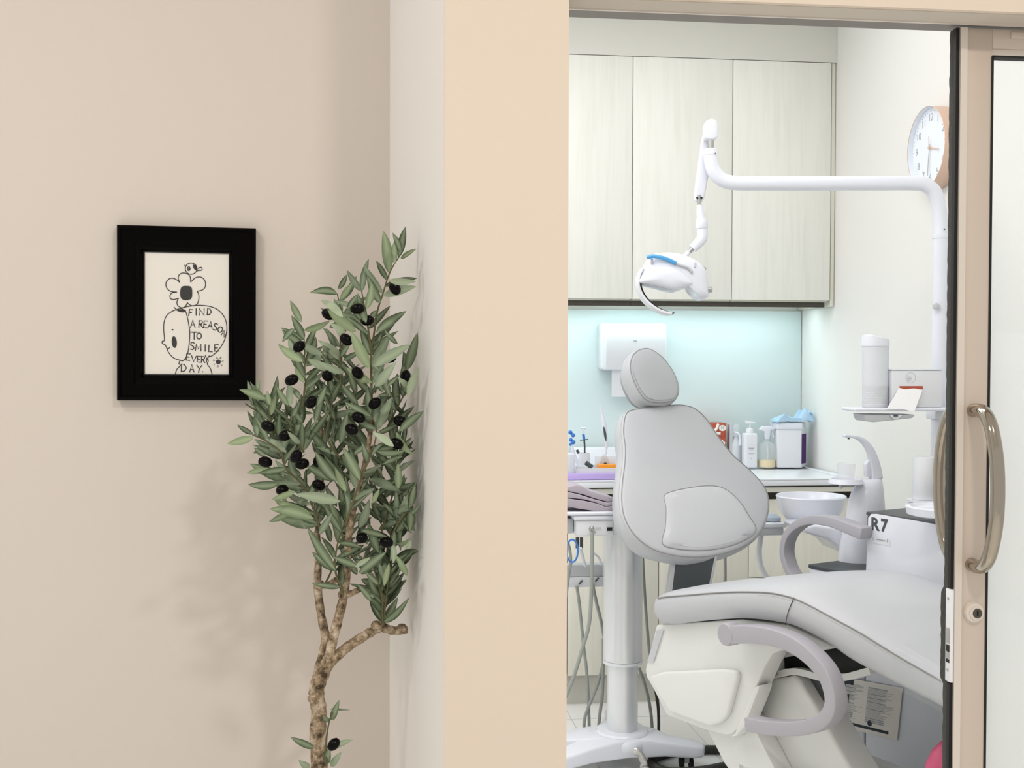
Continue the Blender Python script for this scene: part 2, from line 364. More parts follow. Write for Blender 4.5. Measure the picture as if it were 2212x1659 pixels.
bx(dxg-.002, dxg+.0025, YD0-.001, YD0+.02, .12, zg).build('gasket', M['black'], dr)
bx(dxg, dx1, YD0-.001, YD0+.02, zg-.002, zg+.002).build('gasket', M['black'], dr)
zf = P(2180, 722, YD0+.012).z
bx(dxg+.001, dx1, YD0+.014, YD0+.020, .12, zg).build('glass_pane', M['pane'], dr)
bx(dxg+.001, dx1, YD0+.0205, YD0+.0212, .12, zf).build('frosted_film', M['frost'], dr)
# brush seal on the leading edge
bs = MB()
zz = [.02]+[z*.01+.02 for z in range(1, int((ztop-.02)/.01))]+[ztop]
random.seed(3)
pts = []
zl0 = P(2055, 1470, 2.08).z; zl1 = P(2055, 1270, 2.08).z
v = []; 
for z in zz:
    j = random.uniform(-.0007, .0007); d = .004 if zl0 < z < zl1 else 0
    v.append([(dx0-.0005, YD0+.006, z), (dx0-.004-d*.2+j, YD0+.010, z), (dx0-.006+j, YD0+.026, z), (dx0-.0035-d*1.4+j, YD1-.002, z), (dx0, YD1, z)])
fl = [p for r in v for p in r]; nn = 5
bs.add(fl, [[i*nn+k, i*nn+k+1, (i+1)*nn+k+1, (i+1)*nn+k] for i in range(len(v)-1) for k in range(nn-1)]+[[i*nn+4, i*nn, (i+1)*nn, (i+1)*nn+4] for i in range(len(v)-1)])
bs.build('brush_seal', M['brush'], dr)
bx(dx0-.0068, dx0-.0005, YD0+.0022, YD0+.0125, .02, zl0-.002).build('shadow_gap_strip', M['black'], dr)  # black strip painting the shadow gap in front of the brush
bx(dx0-.0068, dx0-.0005, YD0+.0022, YD0+.0125, zl1+.002, ztop).build('shadow_gap_strip', M['black'], dr)
lp = bx(dx0-.0075, dx0-.0005, YD0-.001, YD0+.019, zl0, zl1).build('lock_plate', M['whitem'], dr, bevel=.002)
def zof(py): return P(2055, py, YD0+.01).z
for py, h, mm in ((1372, .028, M['steel']), (1399, .012, M['black']), (1414, .012, M['steel']), (1426, .006, M['black'])):
    bx(dx0-.0085, dx0-.007, YD0+.002, YD0+.013, zof(py)-h/2, zof(py)+h/2).build('lock_bolt', mm, dr)
for py in (1292, 1446): MB().lathe((dx0-.0076, YD0+.008, zof(py)), [(.0028, 0), (.0028, .001)], 16, axis=(-1, 0, 0)).build('lock_screw', M['steel'], dr)
# handles
hx = xd(2103); hz1, hz0 = P(2105, 886, YD0).z, P(2105, 1219, YD0).z
def handle(sgn, y0):
    pts = []
    H = (hz1-hz0)/2; zc = (hz1+hz0)/2
    key = [(0, H), (.028, H), (.05, H*.93), (.068, H*.75), (.084, H*.4), (.089, 0), (.084, -H*.4), (.068, -H*.75), (.05, -H*.93), (.028, -H), (0, -H)]
    pts = cat([(hx, y0+sgn*d, zc+z) for d, z in key], n=8)
    return MB().tube(pts, .0125, 20)
handle(-1, YD0).build('pull_handle', M['chrome'], dr)
handle(1, YD1).build('pull_handle', M['chrome'], dr)
ky = P(2105, 1322, YD0)
MB().lathe((ky.x-.003, YD0, ky.z), [(.0195, 0), (.0195, .003), (.017, .008), (.012, .009), (.0115, .0125), (.001, .0125)], 32, axis=(0, -1, 0)).build('lock_cylinder', M['alu_light'], dr)
MB().lathe((ky.x-.001, YD0-.0126, ky.z), [(.0088, 0), (.0088, .001), (.0, .001)], 24, axis=(0, -1, 0)).build('key_plug', M['dgrey'], dr)
bx(ky.x-.0025, ky.x+.0005, YD0-.0143, YD0-.0134, ky.z-.004, ky.z+.005).build('keyhole', M['black'], dr)

# ============================================================ FRAMED PICTURE
FD = .024
fp = LC+LN*FD; FU = -LD; FV = Vector((0, 0, 1))
def PF(x, y, off=FD): return PL(x, y, LC+LN*off, LN)
pic = thing('framed_picture', 'black framed line drawing of a child with a flower hung on the beige wall', 'picture', LC+LD*.4+Vector((0, 0, 1.3)))
oc = [PF(249, 486), PF(551, 492), PF(553, 864), PF(255, 866)]
def rectify(q):
    c = sum(q, Vector())/4; w = ((q[1]-q[0]).length+(q[2]-q[3]).length)/4; h = ((q[3]-q[0]).length+(q[2]-q[1]).length)/4
    return c, w, h
c0, w0, h0 = rectify(oc); c1, w1, h1 = rectify([PF(311, 545, .010), PF(493, 548, .010), PF(495, 808, .010), PF(314, 809, .010)])
TILT = radians(-.25); fu = FU*cos(TILT)+FV*sin(TILT); fv = FV*cos(TILT)-FU*sin(TILT)
b = MB()
prof = [(0, -FD), (0, -.003), (.003, 0), (.006, -.001), (.009, -.004), (.030, -.006), (.033, -.008), (.040, -.0095), (.043, -.0085), (.046, -.013), (.049, -.0135), (.049, -FD+.004)]  # (inset from outer edge, height rel. front)
sx = (w0-w1)/.049; sy = (h0-h1)/.049
rings = []
cc = c0
for ins, hh in prof:
    t = ins/.049; c = c0.lerp(c1+LN*(.014), 0) ; wx = w0-(w0-w1)*t; hy = h0-(h0-h1)*t
    c = c0 + ((c1-c0)-LN*((c1-c0).dot(LN)))*t
    rings.append([c+fu*a*wx+fv*bb*hy+LN*hh for a, bb in ((-1, 1), (1, 1), (1, -1), (-1, -1))])
vv = [p for r in rings for p in r]; m_ = len(rings)
b.add(vv, [[i*4+k, i*4+(k+1) % 4, (i+1)*4+(k+1) % 4, (i+1)*4+k] for i in range(m_-1) for k in range(4)]+[[(m_-1)*4+k, (m_-1)*4+(k+1) % 4, (k+1) % 4, k] for k in range(4)])
b.build('frame', M['frame'], pic, ang=12)
cp = c1-LN*(c1-LC).dot(LN)+LN*.008
MB().prism([cp+fu*a*(w1+.004)+fv*bb*(h1+.004) for a, bb in ((-1, 1), (1, 1), (1, -1), (-1, -1))], -LN*.003).build('print', M['paper'], pic)
def A(cx, cy): return PF(230+cx/3.949, 470+cy/3.949, .0086)
art = MB()
def stroke(pts, w=.0017, closed=False, n=6, sm=True):
    q = cat([A(*p) for p in pts], closed, n) if sm else [A(*p) for p in pts]
    if closed and sm: q = q+[q[0]]
    elif closed: q = q+[q[0]]
    m = len(q); v = []
    for i in range(m):
        t = q[min(i+1, m-1)]-q[max(i-1, 0)]
        if t.length < 1e-7: t = FU
        o = t.normalized().cross(LN)*w/2; v += [q[i]-o, q[i]+o]
    art.add(v, [[2*i, 2*i+1, 2*i+3, 2*i+2] for i in range(m-1)])
    if not sm:
        for p in q: art.add([p+(FU*cos(a)+FV*sin(a))*w/2 for a in [k*pi/3 for k in range(6)]], [list(range(6))])
def blob(pts, lift=0, n=5):
    q = [p+LN*lift for p in cat([A(*p) for p in pts], True, n)]; art.add(q, [list(range(len(q)))])
def ell(cx, cy, rx, ry, rot=0): return [(cx+rx*cos(a)*cos(rot)-ry*sin(a)*sin(rot), cy+rx*cos(a)*sin(rot)+ry*sin(a)*cos(rot)) for a in [k*pi/6 for k in range(12)]]
stroke([(672, 790), (630, 778), (580, 790), (535, 815), (505, 850), (490, 900), (488, 960), (494, 1045), (475, 1055), (478, 1075), (500, 1085), (512, 1110), (530, 1150), (570, 1195), (620, 1215), (658, 1218), (690, 1165), (705, 1080), (710, 980), (700, 900), (685, 830), (672, 790)])
stroke([(600, 788), (640, 772), (700, 757), (780, 748), (870, 755), (940, 780), (990, 825), (1018, 880), (1027, 950), (1012, 1030), (980, 1095), (940, 1145), (900, 1178), (865, 1192)])
stroke([(628, 1218), (618, 1245), (630, 1262), (600, 1295), (587, 1336)]); stroke([(862, 1195), (868, 1225), (860, 1250), (885, 1285), (900, 1336)])
blob([(596, 788), (620, 802), (650, 808), (676, 800), (668, 786), (630, 786)]); stroke([(575, 763), (600, 788)])
stroke([(512, 1112), (528, 1118), (542, 1106)]); blob(ell(578, 1062, 22, 50, -.1)); blob(ell(563, 957, 9, 6))
petals = [[(625, 553), (590, 525), (545, 518), (510, 550), (512, 595), (545, 628), (602, 635)], [(602, 635), (560, 642), (542, 665), (548, 692), (578, 698), (615, 688)],
          [(615, 688), (602, 715), (605, 745), (635, 768), (670, 760), (690, 725)], [(690, 725), (712, 745), (745, 752), (775, 735), (788, 690), (785, 650), (772, 628)],
          [(772, 628), (815, 618), (842, 590), (840, 540), (808, 508), (760, 512), (718, 551)], [(718, 551), (714, 505), (690, 480), (650, 472), (620, 488), (612, 520), (625, 553)]]
for p in petals: stroke(p)
blob([(640, 592), (680, 582), (722, 592), (732, 640), (724, 690), (680, 706), (638, 690), (628, 640)])
stroke(ell(722, 435, 50, 48), closed=True); stroke([(668, 402), (672, 415), (684, 408)]); stroke([(765, 458), (785, 452), (812, 448), (814, 430), (800, 424), (782, 438)])
blob([(738, 402), (742, 430), (758, 446), (778, 446), (766, 415), (752, 404)]); stroke(ell(702, 436, 11, 16), closed=True); blob(ell(703, 438, 6, 10))
G = {'F': [[(0, 0), (0, 1), (.9, 1)], [(0, .55), (.7, .55)]], 'I': [[(.5, 0), (.5, 1)]], 'N': [[(0, 0), (0, 1), (1, 0), (1, 1)]], 'D': [[(0, 0), (0, 1), (.6, .9), (1, .5), (.6, .1), (0, 0)]],
     'A': [[(0, 0), (.5, 1), (1, 0)], [(.2, .35), (.8, .35)]], 'R': [[(0, 0), (0, 1), (.7, .95), (.85, .75), (.6, .5), (0, .48)], [(.3, .48), (1, 0)]], 'E': [[(.9, 1), (0, 1), (0, 0), (.9, 0)], [(0, .5), (.7, .5)]],
     'S': [[(.95, .88), (.6, 1), (.2, .92), (.1, .72), (.4, .55), (.8, .42), (.9, .2), (.6, .02), (.05, .08)]], 'O': [[(.5, 1), (.1, .8), (0, .45), (.2, .08), (.55, 0), (.9, .2), (1, .55), (.85, .88), (.5, 1)]],
     'T': [[(0, 1), (1, 1)], [(.5, 1), (.5, 0)]], 'M': [[(0, 0), (.1, 1), (.5, .3), (.9, 1), (1, 0)]], 'L': [[(0, 1), (0, 0), (.9, 0)]], 'V': [[(0, 1), (.5, 0), (1, 1)]], 'Y': [[(0, 1), (.5, .5), (1, 1)], [(.5, .5), (.4, 0)]],
     'K': [[(0, 0), (0, 1)], [(.9, 1), (0, .45), (.9, 0)]], 'U': [[(0, 1), (.1, .2), (.5, 0), (.9, .2), (1, 1)]]}
def glyph(ch, cx, cy, w, h, rot=0, sw=.0020):
    a = radians(rot)
    for st in G[ch]:
        pp = []
        for x, y in st:
            dx, dy = (x-.5)*w, -(y-.5)*h; pp.append((cx+dx*cos(a)-dy*sin(a), cy+dx*sin(a)+dy*cos(a)))
        stroke(pp, sw, sm=False)
for g in [('F', 720, 812, 30, 56, 8), ('I', 765, 805, 20, 56), ('N', 812, 805, 42, 56), ('D', 878, 803, 34, 56, 5), ('A', 736, 906, 38, 60), ('R', 806, 908, 34, 60, 3), ('E', 846, 911, 30, 58, 5), ('A', 886, 917, 36, 56, 8), ('S', 929, 932, 32, 60, 12),
          ('O', 970, 955, 40, 48, 10), ('N', 1003, 992, 30, 42, 35), ('T', 748, 1008, 56, 60), ('O', 790, 1010, 40, 52), ('S', 732, 1095, 36, 64), ('M', 784, 1108, 48, 56, 5), ('I', 842, 1112, 20, 56), ('L', 890, 1116, 34, 56, 3), ('E', 940, 1112, 34, 56),
          ('E', 699, 1190, 34, 56, 5), ('V', 744, 1205, 40, 50, 5), ('E', 790, 1208, 30, 50, 5), ('R', 826, 1210, 30, 54, 3), ('Y', 857, 1206, 34, 56, 5), ('D', 661, 1282, 44, 66, 3), ('A', 728, 1287, 38, 62), ('Y', 791, 1290, 44, 62, 3)]: glyph(*g)
blob(ell(820, 1315, 5, 5)); blob(ell(954, 1231, 21, 20))
for k, ch in enumerate('YAKUYOY'):
    an = radians(200+k*360/7); glyph(ch, 954+38*cos(an), 1231+38*sin(an), 13, 15, math.degrees(an)+90, .0007)
art.build('ink_drawing', M['ink'], pic)
MB().prism([cp+LN*.0025+fu*a*(w1+.002)+fv*bb*(h1+.002) for a, bb in ((-1, 1), (1, 1), (1, -1), (-1, -1))], LN*.001).build('glazing', M['pic_glass'], pic)

# ============================================================ OLIVE TREE
YT = 2.20
tree = thing('olive_tree', 'artificial olive tree with dark olives standing in the beige wall corner', 'tree', (-.08, YT, 0))
def T(x, y, d=0): return P(x, y, YT+d)
def limb(pix, r0, r1, name, d0=0, d1=0, m='bark', knob=.12, low=None):
    q = [T(x, y, d0+(d1-d0)*i/(len(pix)-1)) for i, (x, y) in enumerate(pix)]
    if low: q = low+q
    q = cat(q, n=7); n = len(q); rr = [max(.0008, (r0+(r1-r0)*i/(n-1))*(1+knob*(sin(i*1.7)*.4+random.uniform(-.5, .5)))) for i in range(n)]
    return MB().tube(q, rr, 12)
tb = T(690, 1659)
b = limb([(690, 1650), (686, 1590), (689, 1540), (684, 1490), (697, 1455), (712, 1422)], .0165, .0125, 'trunk', low=[Vector((tb.x+.01, YT, .18)), Vector((tb.x-.008, YT, .4))])
b.build('trunk', M['bark'], tree)
for pix, r0, r1, d0, d1 in [([(682, 1500), (688, 1450), (703, 1385), (694, 1330), (686, 1265), (688, 1200), (684, 1150)], .0095, .006, .012, .03),
                            ([(708, 1432), (722, 1370), (742, 1290), (750, 1230), (752, 1165), (768, 1080), (792, 985), (804, 900)], .0095, .004, 0, -.02),
                            ([(705, 1440), (745, 1402), (790, 1372), (822, 1356), (850, 1362), (877, 1360)], .0095, .0078, -.005, .06),
                            ([(690, 1268), (712, 1262), (728, 1251)], .006, .0055, .02, -.01), ([(745, 1288), (765, 1279), (784, 1271)], .006, .0045, -.005, -.03),
                            ([(684, 1160), (690, 1080), (700, 990), (690, 900)], .005, .0025, .03, .02)]:
    limb(pix, r0, r1, 'branch', d0, d1).build('branch', M['bark'], tree)
for x, y, d, r in ((676, 1508, -.01, .010), (813, 1350, 0, .0105), (690, 1262, .015, .010), (740, 1284, -.01, .009), (868, 1356, .05, .0095)):
    MB().lathe(T(x, y, d)-Vector((0, 0, .006)), [(.001, -.004), (r*.8, 0), (r, .006), (r*.7, .012), (.001, .014)], 10).build('branch_knot', M['bark'], tree)
c2 = lambda x, y: (480+x/4.148, 480+y/4.148)
c3 = lambda x, y: (480+x/3.686, 850+y/3.686)
tw = [([c2(*p) for p in [(1340, 1600), (1335, 1200), (1360, 1000), (1390, 800), (1440, 640), (1490, 480), (1545, 370), (1600, 290)]], -.03),
      ([c2(*p) for p in [(1060, 1500), (1060, 1160), (1060, 1000), (1075, 850), (1030, 640)]], 0), ([c2(*p) for p in [(1335, 1150), (1300, 900), (1250, 620)]], -.04),
      ([c2(*p) for p in [(720, 1650), (740, 1440), (735, 1050)]], -.02), ([c3(*p) for p in [(415, 420), (380, 180), (370, 100)]], -.02), ([c3(*p) for p in [(380, 220), (260, 130), (180, 80)]], 0),
      ([c3(*p) for p in [(650, 470), (600, 380), (510, 180)]], -.03), ([c3(*p) for p in [(780, 1080), (660, 760), (510, 600), (470, 470), (350, 380), (240, 330)]], -.05),
      ([c3(*p) for p in [(980, 1050), (1100, 690), (1190, 470), (1230, 290), (1180, 170)]], -.08), ([c3(*p) for p in [(1270, 1100), (1370, 750), (1400, 500)]], .0),
      ([c3(*p) for p in [(960, 1560), (900, 1410), (920, 1190), (990, 1000)]], -.04), ([c3(*p) for p in [(1300, 1640), (1350, 1350), (1400, 1050), (1500, 900)]], .02),
      ([c3(*p) for p in [(1290, 1660), (1240, 1500), (1200, 1380)]], .0), ([c3(*p) for p in [(1300, 300), (1400, 100), (1480, -50)]], -.02), ([c3(*p) for p in [(940, 520), (830, 340), (870, 150), (860, 0)]], -.02),
      ([c3(*p) for p in [(1520, 900), (1410, 1020), (1330, 1180)]], -.05), ([(828, 1352), (832, 1310), (840, 1250), (846, 1215)], .0), ([(826, 1352), (826, 1300), (816, 1262)], .0),
      ([(705, 1655), (705, 1600), (711, 1560), (722, 1530)], -.04), ([(700, 1265), (715, 1235), (725, 1200)], 0), ([(742, 1285), (728, 1250), (722, 1200)], -.02)]
twpts = []
for pix, d in tw:
    q = cat([T(x, y, d) for x, y in pix], n=6); MB().tube(q, [.0021-.0012*i/len(q) for i in range(len(q))], 6).build('twig', M['twig'], tree); twpts.append((pix, d))
lv2 = [(1490,450,1443,75),(1545,370,1540,175),(1600,270,1527,95),(1600,325,1740,240),(1480,520,1382,345),(1490,520,1740,530),(1440,660,1740,575),(1030,640,785,632),(1040,600,1115,470),(1060,690,1170,540),(1250,620,1118,430),(1290,780,1340,540),(1420,730,1300,475),(710,895,610,700),(735,1050,620,835),(735,970,965,885),(650,950,540,1075),(1080,850,880,700),(1200,980,940,780),(1260,910,1045,810),(1200,770,1010,705),(1290,900,1215,640),(1380,990,1650,795),(720,1250,500,1090),(680,1250,590,1040),(745,1400,650,1150),(1020,1130,930,950),(1080,1250,860,1060),(1320,1310,1150,970),(1350,1290,1690,1095),(1340,1290,1500,1010),(1650,1330,1750,990),(1340,1440,1110,1300),(1370,1470,1560,1245),(1660,1560,1760,1300),(1660,1480,1570,1390),(1620,1300,1620,1150),(1090,1350,860,1245),(770,1230,980,1340),(740,1440,650,1290),(590,1640,490,1475),(400,1590,155,1500),(610,1650,600,1420),(430,1640,400,1510),(700,1590,620,1480),(850,1650,930,1470),(1200,1540,1130,1330),(1220,1640,1060,1440),(1270,1640,1345,1460),(1400,1550,1590,1550),(1570,1090,1455,965),(1440,1520,1370,1430),(800,1210,900,1110),(900,1190,690,1070),(1090,1240,1230,1160),(1060,1200,1150,1080),(1100,990,960,900),(1060,840,1060,700),(1060,1030,1040,900),(1120,780,1220,640),(960,940,1070,900),(1330,860,1390,790),(950,1160,900,1100),(1400,1330,1300,1230),(1480,1470,1590,1370),(1500,1560,1440,1300)]
lv3 = [(245,325,120,250),(250,350,40,400),(270,330,300,120),(510,470,345,360),(470,520,265,415),(345,500,255,435),(380,600,195,635),(500,700,220,560),(660,760,420,530),(450,720,205,725),(580,780,390,845),(700,960,410,840),(730,1000,375,920),(560,940,375,1020),(760,1050,435,985),(665,1070,560,1035),(900,1410,675,1060),(920,1190,840,840),(940,860,585,800),(980,1000,935,740),(910,700,740,460),(985,780,900,590),(900,690,665,570),(910,550,690,280),(1095,690,960,430),(1190,480,975,170),(940,400,1000,150),(895,210,820,50),(1225,300,1350,30),(1365,420,1200,310),(1410,300,1605,140),(1390,310,1530,490),(1050,480,1145,410),(1230,460,1450,460),(1110,650,1240,590),(1170,680,1415,780),(1090,790,1170,670),(1090,1070,1170,840),(1110,1085,1310,1140),(1410,1010,1520,760),(1440,1020,1545,1100),(1410,1000,1280,870),(1470,960,1580,880),(1400,760,1400,550),(930,1190,1110,1230),(1080,1380,880,1300),(1090,1430,1310,1260),(1240,1520,1140,1420),(1290,1530,1330,1350),(1475,1450,1385,1290),(1360,1350,1350,1180),(1380,1190,1500,1150),(1470,1240,1500,1170),(1185,1650,1080,1520),(1060,1380,1180,1310),(640,230,545,110),(610,400,485,190),(470,380,460,160),(400,300,430,200),(390,170,430,30),(640,350,700,290),(560,180,600,100),(740,230,800,10),(620,400,520,300),(770,1120,880,950),(800,900,830,820),(1190,870,1270,1050),(1200,870,1250,760),(1280,560,1440,500),(1380,880,1450,640),(1250,1360,1280,1480),(420,650,340,580),(1160,560,1110,380)]
fl = MB(); tint = []
def leaf(base, tip, width, shade, roll, bend):
    ax = tip-base; L = ax.length
    if L < .012: return
    ax = ax/L; view = (CAM-base).normalized(); side = ax.cross(view).normalized(); nrm = side.cross(ax).normalized()
    side, nrm = side*cos(roll)+nrm*sin(roll), nrm*cos(roll)-side*sin(roll)
    n = 9; k0 = len(fl.v); v = []
    for i in range(n):
        t = i/(n-1); wd = width*.5*(sin(pi*min(1, t**.85))**.75)*(1-.15*t); wd = max(wd, .0003 if i in (0, n-1) else .0007)
        if t < .1: wd = .0007
        cpt = base+ax*L*t+nrm*bend*(4*t*(1-t))*L*.5+side*(bend*.9+.06*sin(L*900))*(t*(1-t))*L
        e = nrm*wd*.25
        v += [cpt-side*wd+e, cpt-side*wd*.12, cpt+side*wd*.12, cpt+side*wd+e]; 
        for g in (0, 1, 1, 0): tint.append((shade, g))
    fl.add(v, [[i*4+k, (i+1)*4+k, (i+1)*4+k+1, i*4+k+1] for i in range(n-1) for k in range(3)])
random.seed(11)
def clampd(x, d):
    if x > 905: return min(d, -.09)
    if x > 880: return min(d, -.06)
    if x > 855: return min(d, -.02)
    return d
for lst, cf in ((lv2, c2), (lv3, c3)):
    for x0, y0, x1, y1 in lst:
        a = cf(x0, y0); z = cf(x1, y1); d = random.uniform(-.12, .02); dt = d+random.uniform(-.03, .02)
        Lp = math.hypot(a[0]-z[0], a[1]-z[1]); w = min(.021, max(.011, Lp/1180*.30))
        leaf(T(*a, clampd(a[0], d)), T(*z, clampd(z[0], dt)), w, random.choice([.3, .45, .55, .7, .95, .15]), random.uniform(-.6, .6), random.uniform(-.18, .22))
# fill leaves along the twigs, deeper in the crown; darker tints paint in its shade
for pix, d in twpts[:18]:
    q = cat([Vector((x, y, 0)) for x, y in pix], n=5)
    if pix[0][1] > 1300 and pix[0][0] < 800: continue
    for i in range(1, len(q)):
        for s in (-1, 1):
            if random.random() < (.28 if q[i].y < 760 else .6):
                t = (q[i]-q[i-1]).normalized(); an = random.uniform(.3, 1.1)*s; dx = t.x*cos(an)-t.y*sin(an); dy = t.x*sin(an)+t.y*cos(an)
                L = random.uniform(42, 74); x0, y0 = q[i].x, q[i].y; x1, y1 = x0+dx*L, min(y0+dy*L, 1290)
                if x1 > 905 or x1 < 520 or (y1 < 640 and x1 < 760): continue
                dd = d+random.uniform(.0, .06)
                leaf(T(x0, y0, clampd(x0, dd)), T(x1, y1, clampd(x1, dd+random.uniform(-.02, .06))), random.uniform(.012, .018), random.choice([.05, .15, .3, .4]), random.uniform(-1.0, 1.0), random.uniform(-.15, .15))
def inside(x, y):
    poly = [(560, 960), (605, 830), (640, 760), (690, 680), (740, 640), (800, 620), (850, 700), (895, 760), (900, 1000), (890, 1150), (860, 1240), (800, 1270), (720, 1220), (650, 1130), (600, 1080)]
    c = False
    for i in range(len(poly)):
        (a, b_), (c_, d_) = poly[i], poly[i-1]
        if (b_ > y) != (d_ > y) and x < (c_-a)*(y-b_)/(d_-b_)+a: c = not c
    return c
cnt = 0  # inner fill leaves, tinted darker as painted crown shade
while cnt < 150:
    x, y = random.uniform(560, 900), random.uniform(620, 1270)
    if not inside(x, y): continue
    if y < 860 and random.random() < .72: continue
    an = random.uniform(-pi, 0)*.8-.3; an = -pi/2+random.uniform(-1.3, 1.3)+(x-740)/300; L = random.uniform(45, 85); x1, y1 = x+cos(an)*L, y+sin(an)*L
    if x1 > 900 or not inside(x1, y1): continue
    dd = random.uniform(.0, .08)
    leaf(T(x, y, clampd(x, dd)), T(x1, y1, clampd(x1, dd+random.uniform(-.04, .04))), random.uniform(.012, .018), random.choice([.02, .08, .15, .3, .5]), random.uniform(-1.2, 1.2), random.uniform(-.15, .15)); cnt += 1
for a, z in [((716, 1556), (733, 1512)), ((714, 1532), (756, 1534)), ((708, 1560), (698, 1545)), ((706, 1618), (762, 1598)), ((714, 1655), (738, 1624)), ((678, 1616), (627, 1592)), ((704, 1650), (712, 1612)), ((668, 1659), (645, 1642))]:
    leaf(T(*a, -.03), T(*z, -.05), .014 if z[0] != 756 else .004, random.choice([.4, .6]), .3, .12)
fo = fl.build('foliage', M['leaf'], tree, ang=80)
ca = fo.data.color_attributes.new('tint', 'FLOAT_COLOR', 'POINT')
assert len(tint) == len(fo.data.vertices), (len(tint), len(fo.data.vertices))
for i, (s_, g_) in enumerate(tint): ca.data[i].color = (s_, g_, random.Random(i//36).choice([0, 0, 1]), 1)
ol = [c2(*p) for p in [(1548, 592), (690, 1113), (622, 1413), (1112, 1052), (1300, 880), (945, 1378), (797, 1612), (1515, 1205), (1643, 1385), (1213, 1350), (1210, 775), (950, 825)]]
ol += [c3(*p) for p in [(708, 68), (362, 260), (1418, 220), (1388, 400), (343, 545), (588, 500), (636, 560), (768, 535), (478, 768), (768, 730), (1308, 1185), (1085, 190), (1112, 1150), (500, 335), (1215, 78), (1030, 285)]]+[(721, 1608)]
for i, (x, y) in enumerate(ol):
    d = clampd(x, random.uniform(-.10, -.05)); c = T(x, y, d); ax = Vector((random.uniform(-1, 1), random.uniform(-.5, .5), random.uniform(-.5, .8)))
    o = MB().lathe(c, [(.0003, -.0125), (.005, -.0112), (.0086, -.006), (.0096, 0), (.0086, .006), (.005, .0112), (.0003, .0125)], 16, axis=ax).build('olive', M['olive'], tree, ang=80)
pt = Vector((tb.x+.01, YT, 0))
MB().lathe(pt, [(.07, 0), (.075, .005), (.095, .19), (.1, .2), (.092, .2), (.088, .19), (.086, .165)], 32).build('pot', M['pot'], tree)
MB().lathe(pt, [(.0865, .165), (.087, .172), (.04, .182), (.001, .185)], 32).build('soil', M['soil'], tree)

# ============================================================ TREATMENT ROOM: joinery
xe = [.33, P(1366.5, 400, Yc).x, P(1582, 400, Yc).x, P(1795, 400, Yc).x]
zb0 = P(1500, 655, Yc).z
names = ['pale ash wall cabinet nearest the pillar, leftmost of three', 'middle pale ash wall cabinet, directly behind the dental light', 'pale ash wall cabinet at the right wall, behind the horizontal light arm']
for i in range(3):
    x0, x1 = xe[i], xe[i+1]
    t = thing('wall_cabinet', names[i], 'cabinet', ((x0+x1)/2, Yc+.15, zc0), 'wall cabinets above the counter')
    bx(x0+.0015, x1-.0015, Yc+.02, Yb-.004, zc0-.006, zc1).build('carcass', M['cabside'], t)
    bx(x0+.0016, x1-.0016, Yc, Yc+.018, zc0, zc1-.001).build('door', M['cab'], t, bevel=.0008)
    bx(x0+.002, x1-.012 if i == 2 else x1-.002, Yc+.03, Yc+.05, zc0-.027, zc0-.007).build('finger_rail', M['dgrey'], t)
pe = tag(bx(xe[3]+.003, Xw-.003, Yc+.006, Yb-.004, zc0-.024, zc1).build('end_panel', M['cabside'], bevel=.0008), 'narrow vertical end panel between the wall cabinets and right wall', 'panel')
ls = bx(.35, xe[3]-.02, 4.975, 5.005, zc0-.0105, zc0-.0065)
tag(ls.build('light_strip', mat('lit_diffuser', 'FFFFFF', .5, emit='DDF8FF', estr=3)), 'slim lit strip light mounted under the wall cabinets', 'strip light')
# counter
ZC = P(1500, 1003, Yb).z; YF = 4.52; ZC = .879
ct = thing('worktop', 'white worktop with raised rim along the back wall, bottles on it', 'worktop', (1.1, 4.8, ZC-.04))
b = MB(); b.box(.27, Xw-.003, YF, Yb-.009, ZC-.028, ZC-.006); b.build('slab', M['counter'], ct, bevel=.003)
b = MB(); b.box(.27, Xw-.003, YF, YF+.03, ZC-.006, ZC); b.box(.27, Xw-.003, Yb-.09, Yb-.009, ZC-.006, ZC); b.box(Xw-.035, Xw-.003, YF+.03, Yb-.09, ZC-.006, ZC); b.build('raised_rim', M['counter'], ct, bevel=.0015)
bx(.27, Xw-.01, YF+.02, YF+.04, ZC-.033, ZC-.0285).build('shadow_line', M['dgrey'], ct)
bx(.27, Xw-.01, YF+.012, YF+.04, ZC-.054, ZC-.034).build('apron', M['cream'], ct)
w3 = [.30, .78, 1.14, 1.50, Xw-.006]
for i in range(4):
    t = thing('base_cabinet', ['pale maple base cabinet behind the hanging grey hoses, left end', 'pale maple base cabinet behind the silver column', 'pale maple base cabinet behind the chair backrest', 'pale maple base cabinet behind the spittoon bowl'][i], 'cabinet', ((w3[i]+w3[i+1])/2, 4.8, 0), 'base cabinets under the worktop')
    bx(w3[i]+.001, w3[i+1]-.001, YF+.06, Yb-.01, .118, ZC-.055).build('carcass', M['dgrey'], t)
    bx(w3[i]+.0015, w3[i+1]-.0015, YF+.04, YF+.058, .12, ZC-.085).build('door', M['basecab'], t, bevel=.0008)
    bx(w3[i]+.001, w3[i+1]-.001, YF+.08, Yb-.01, 0, .117).build('plinth', M['kick'], t)

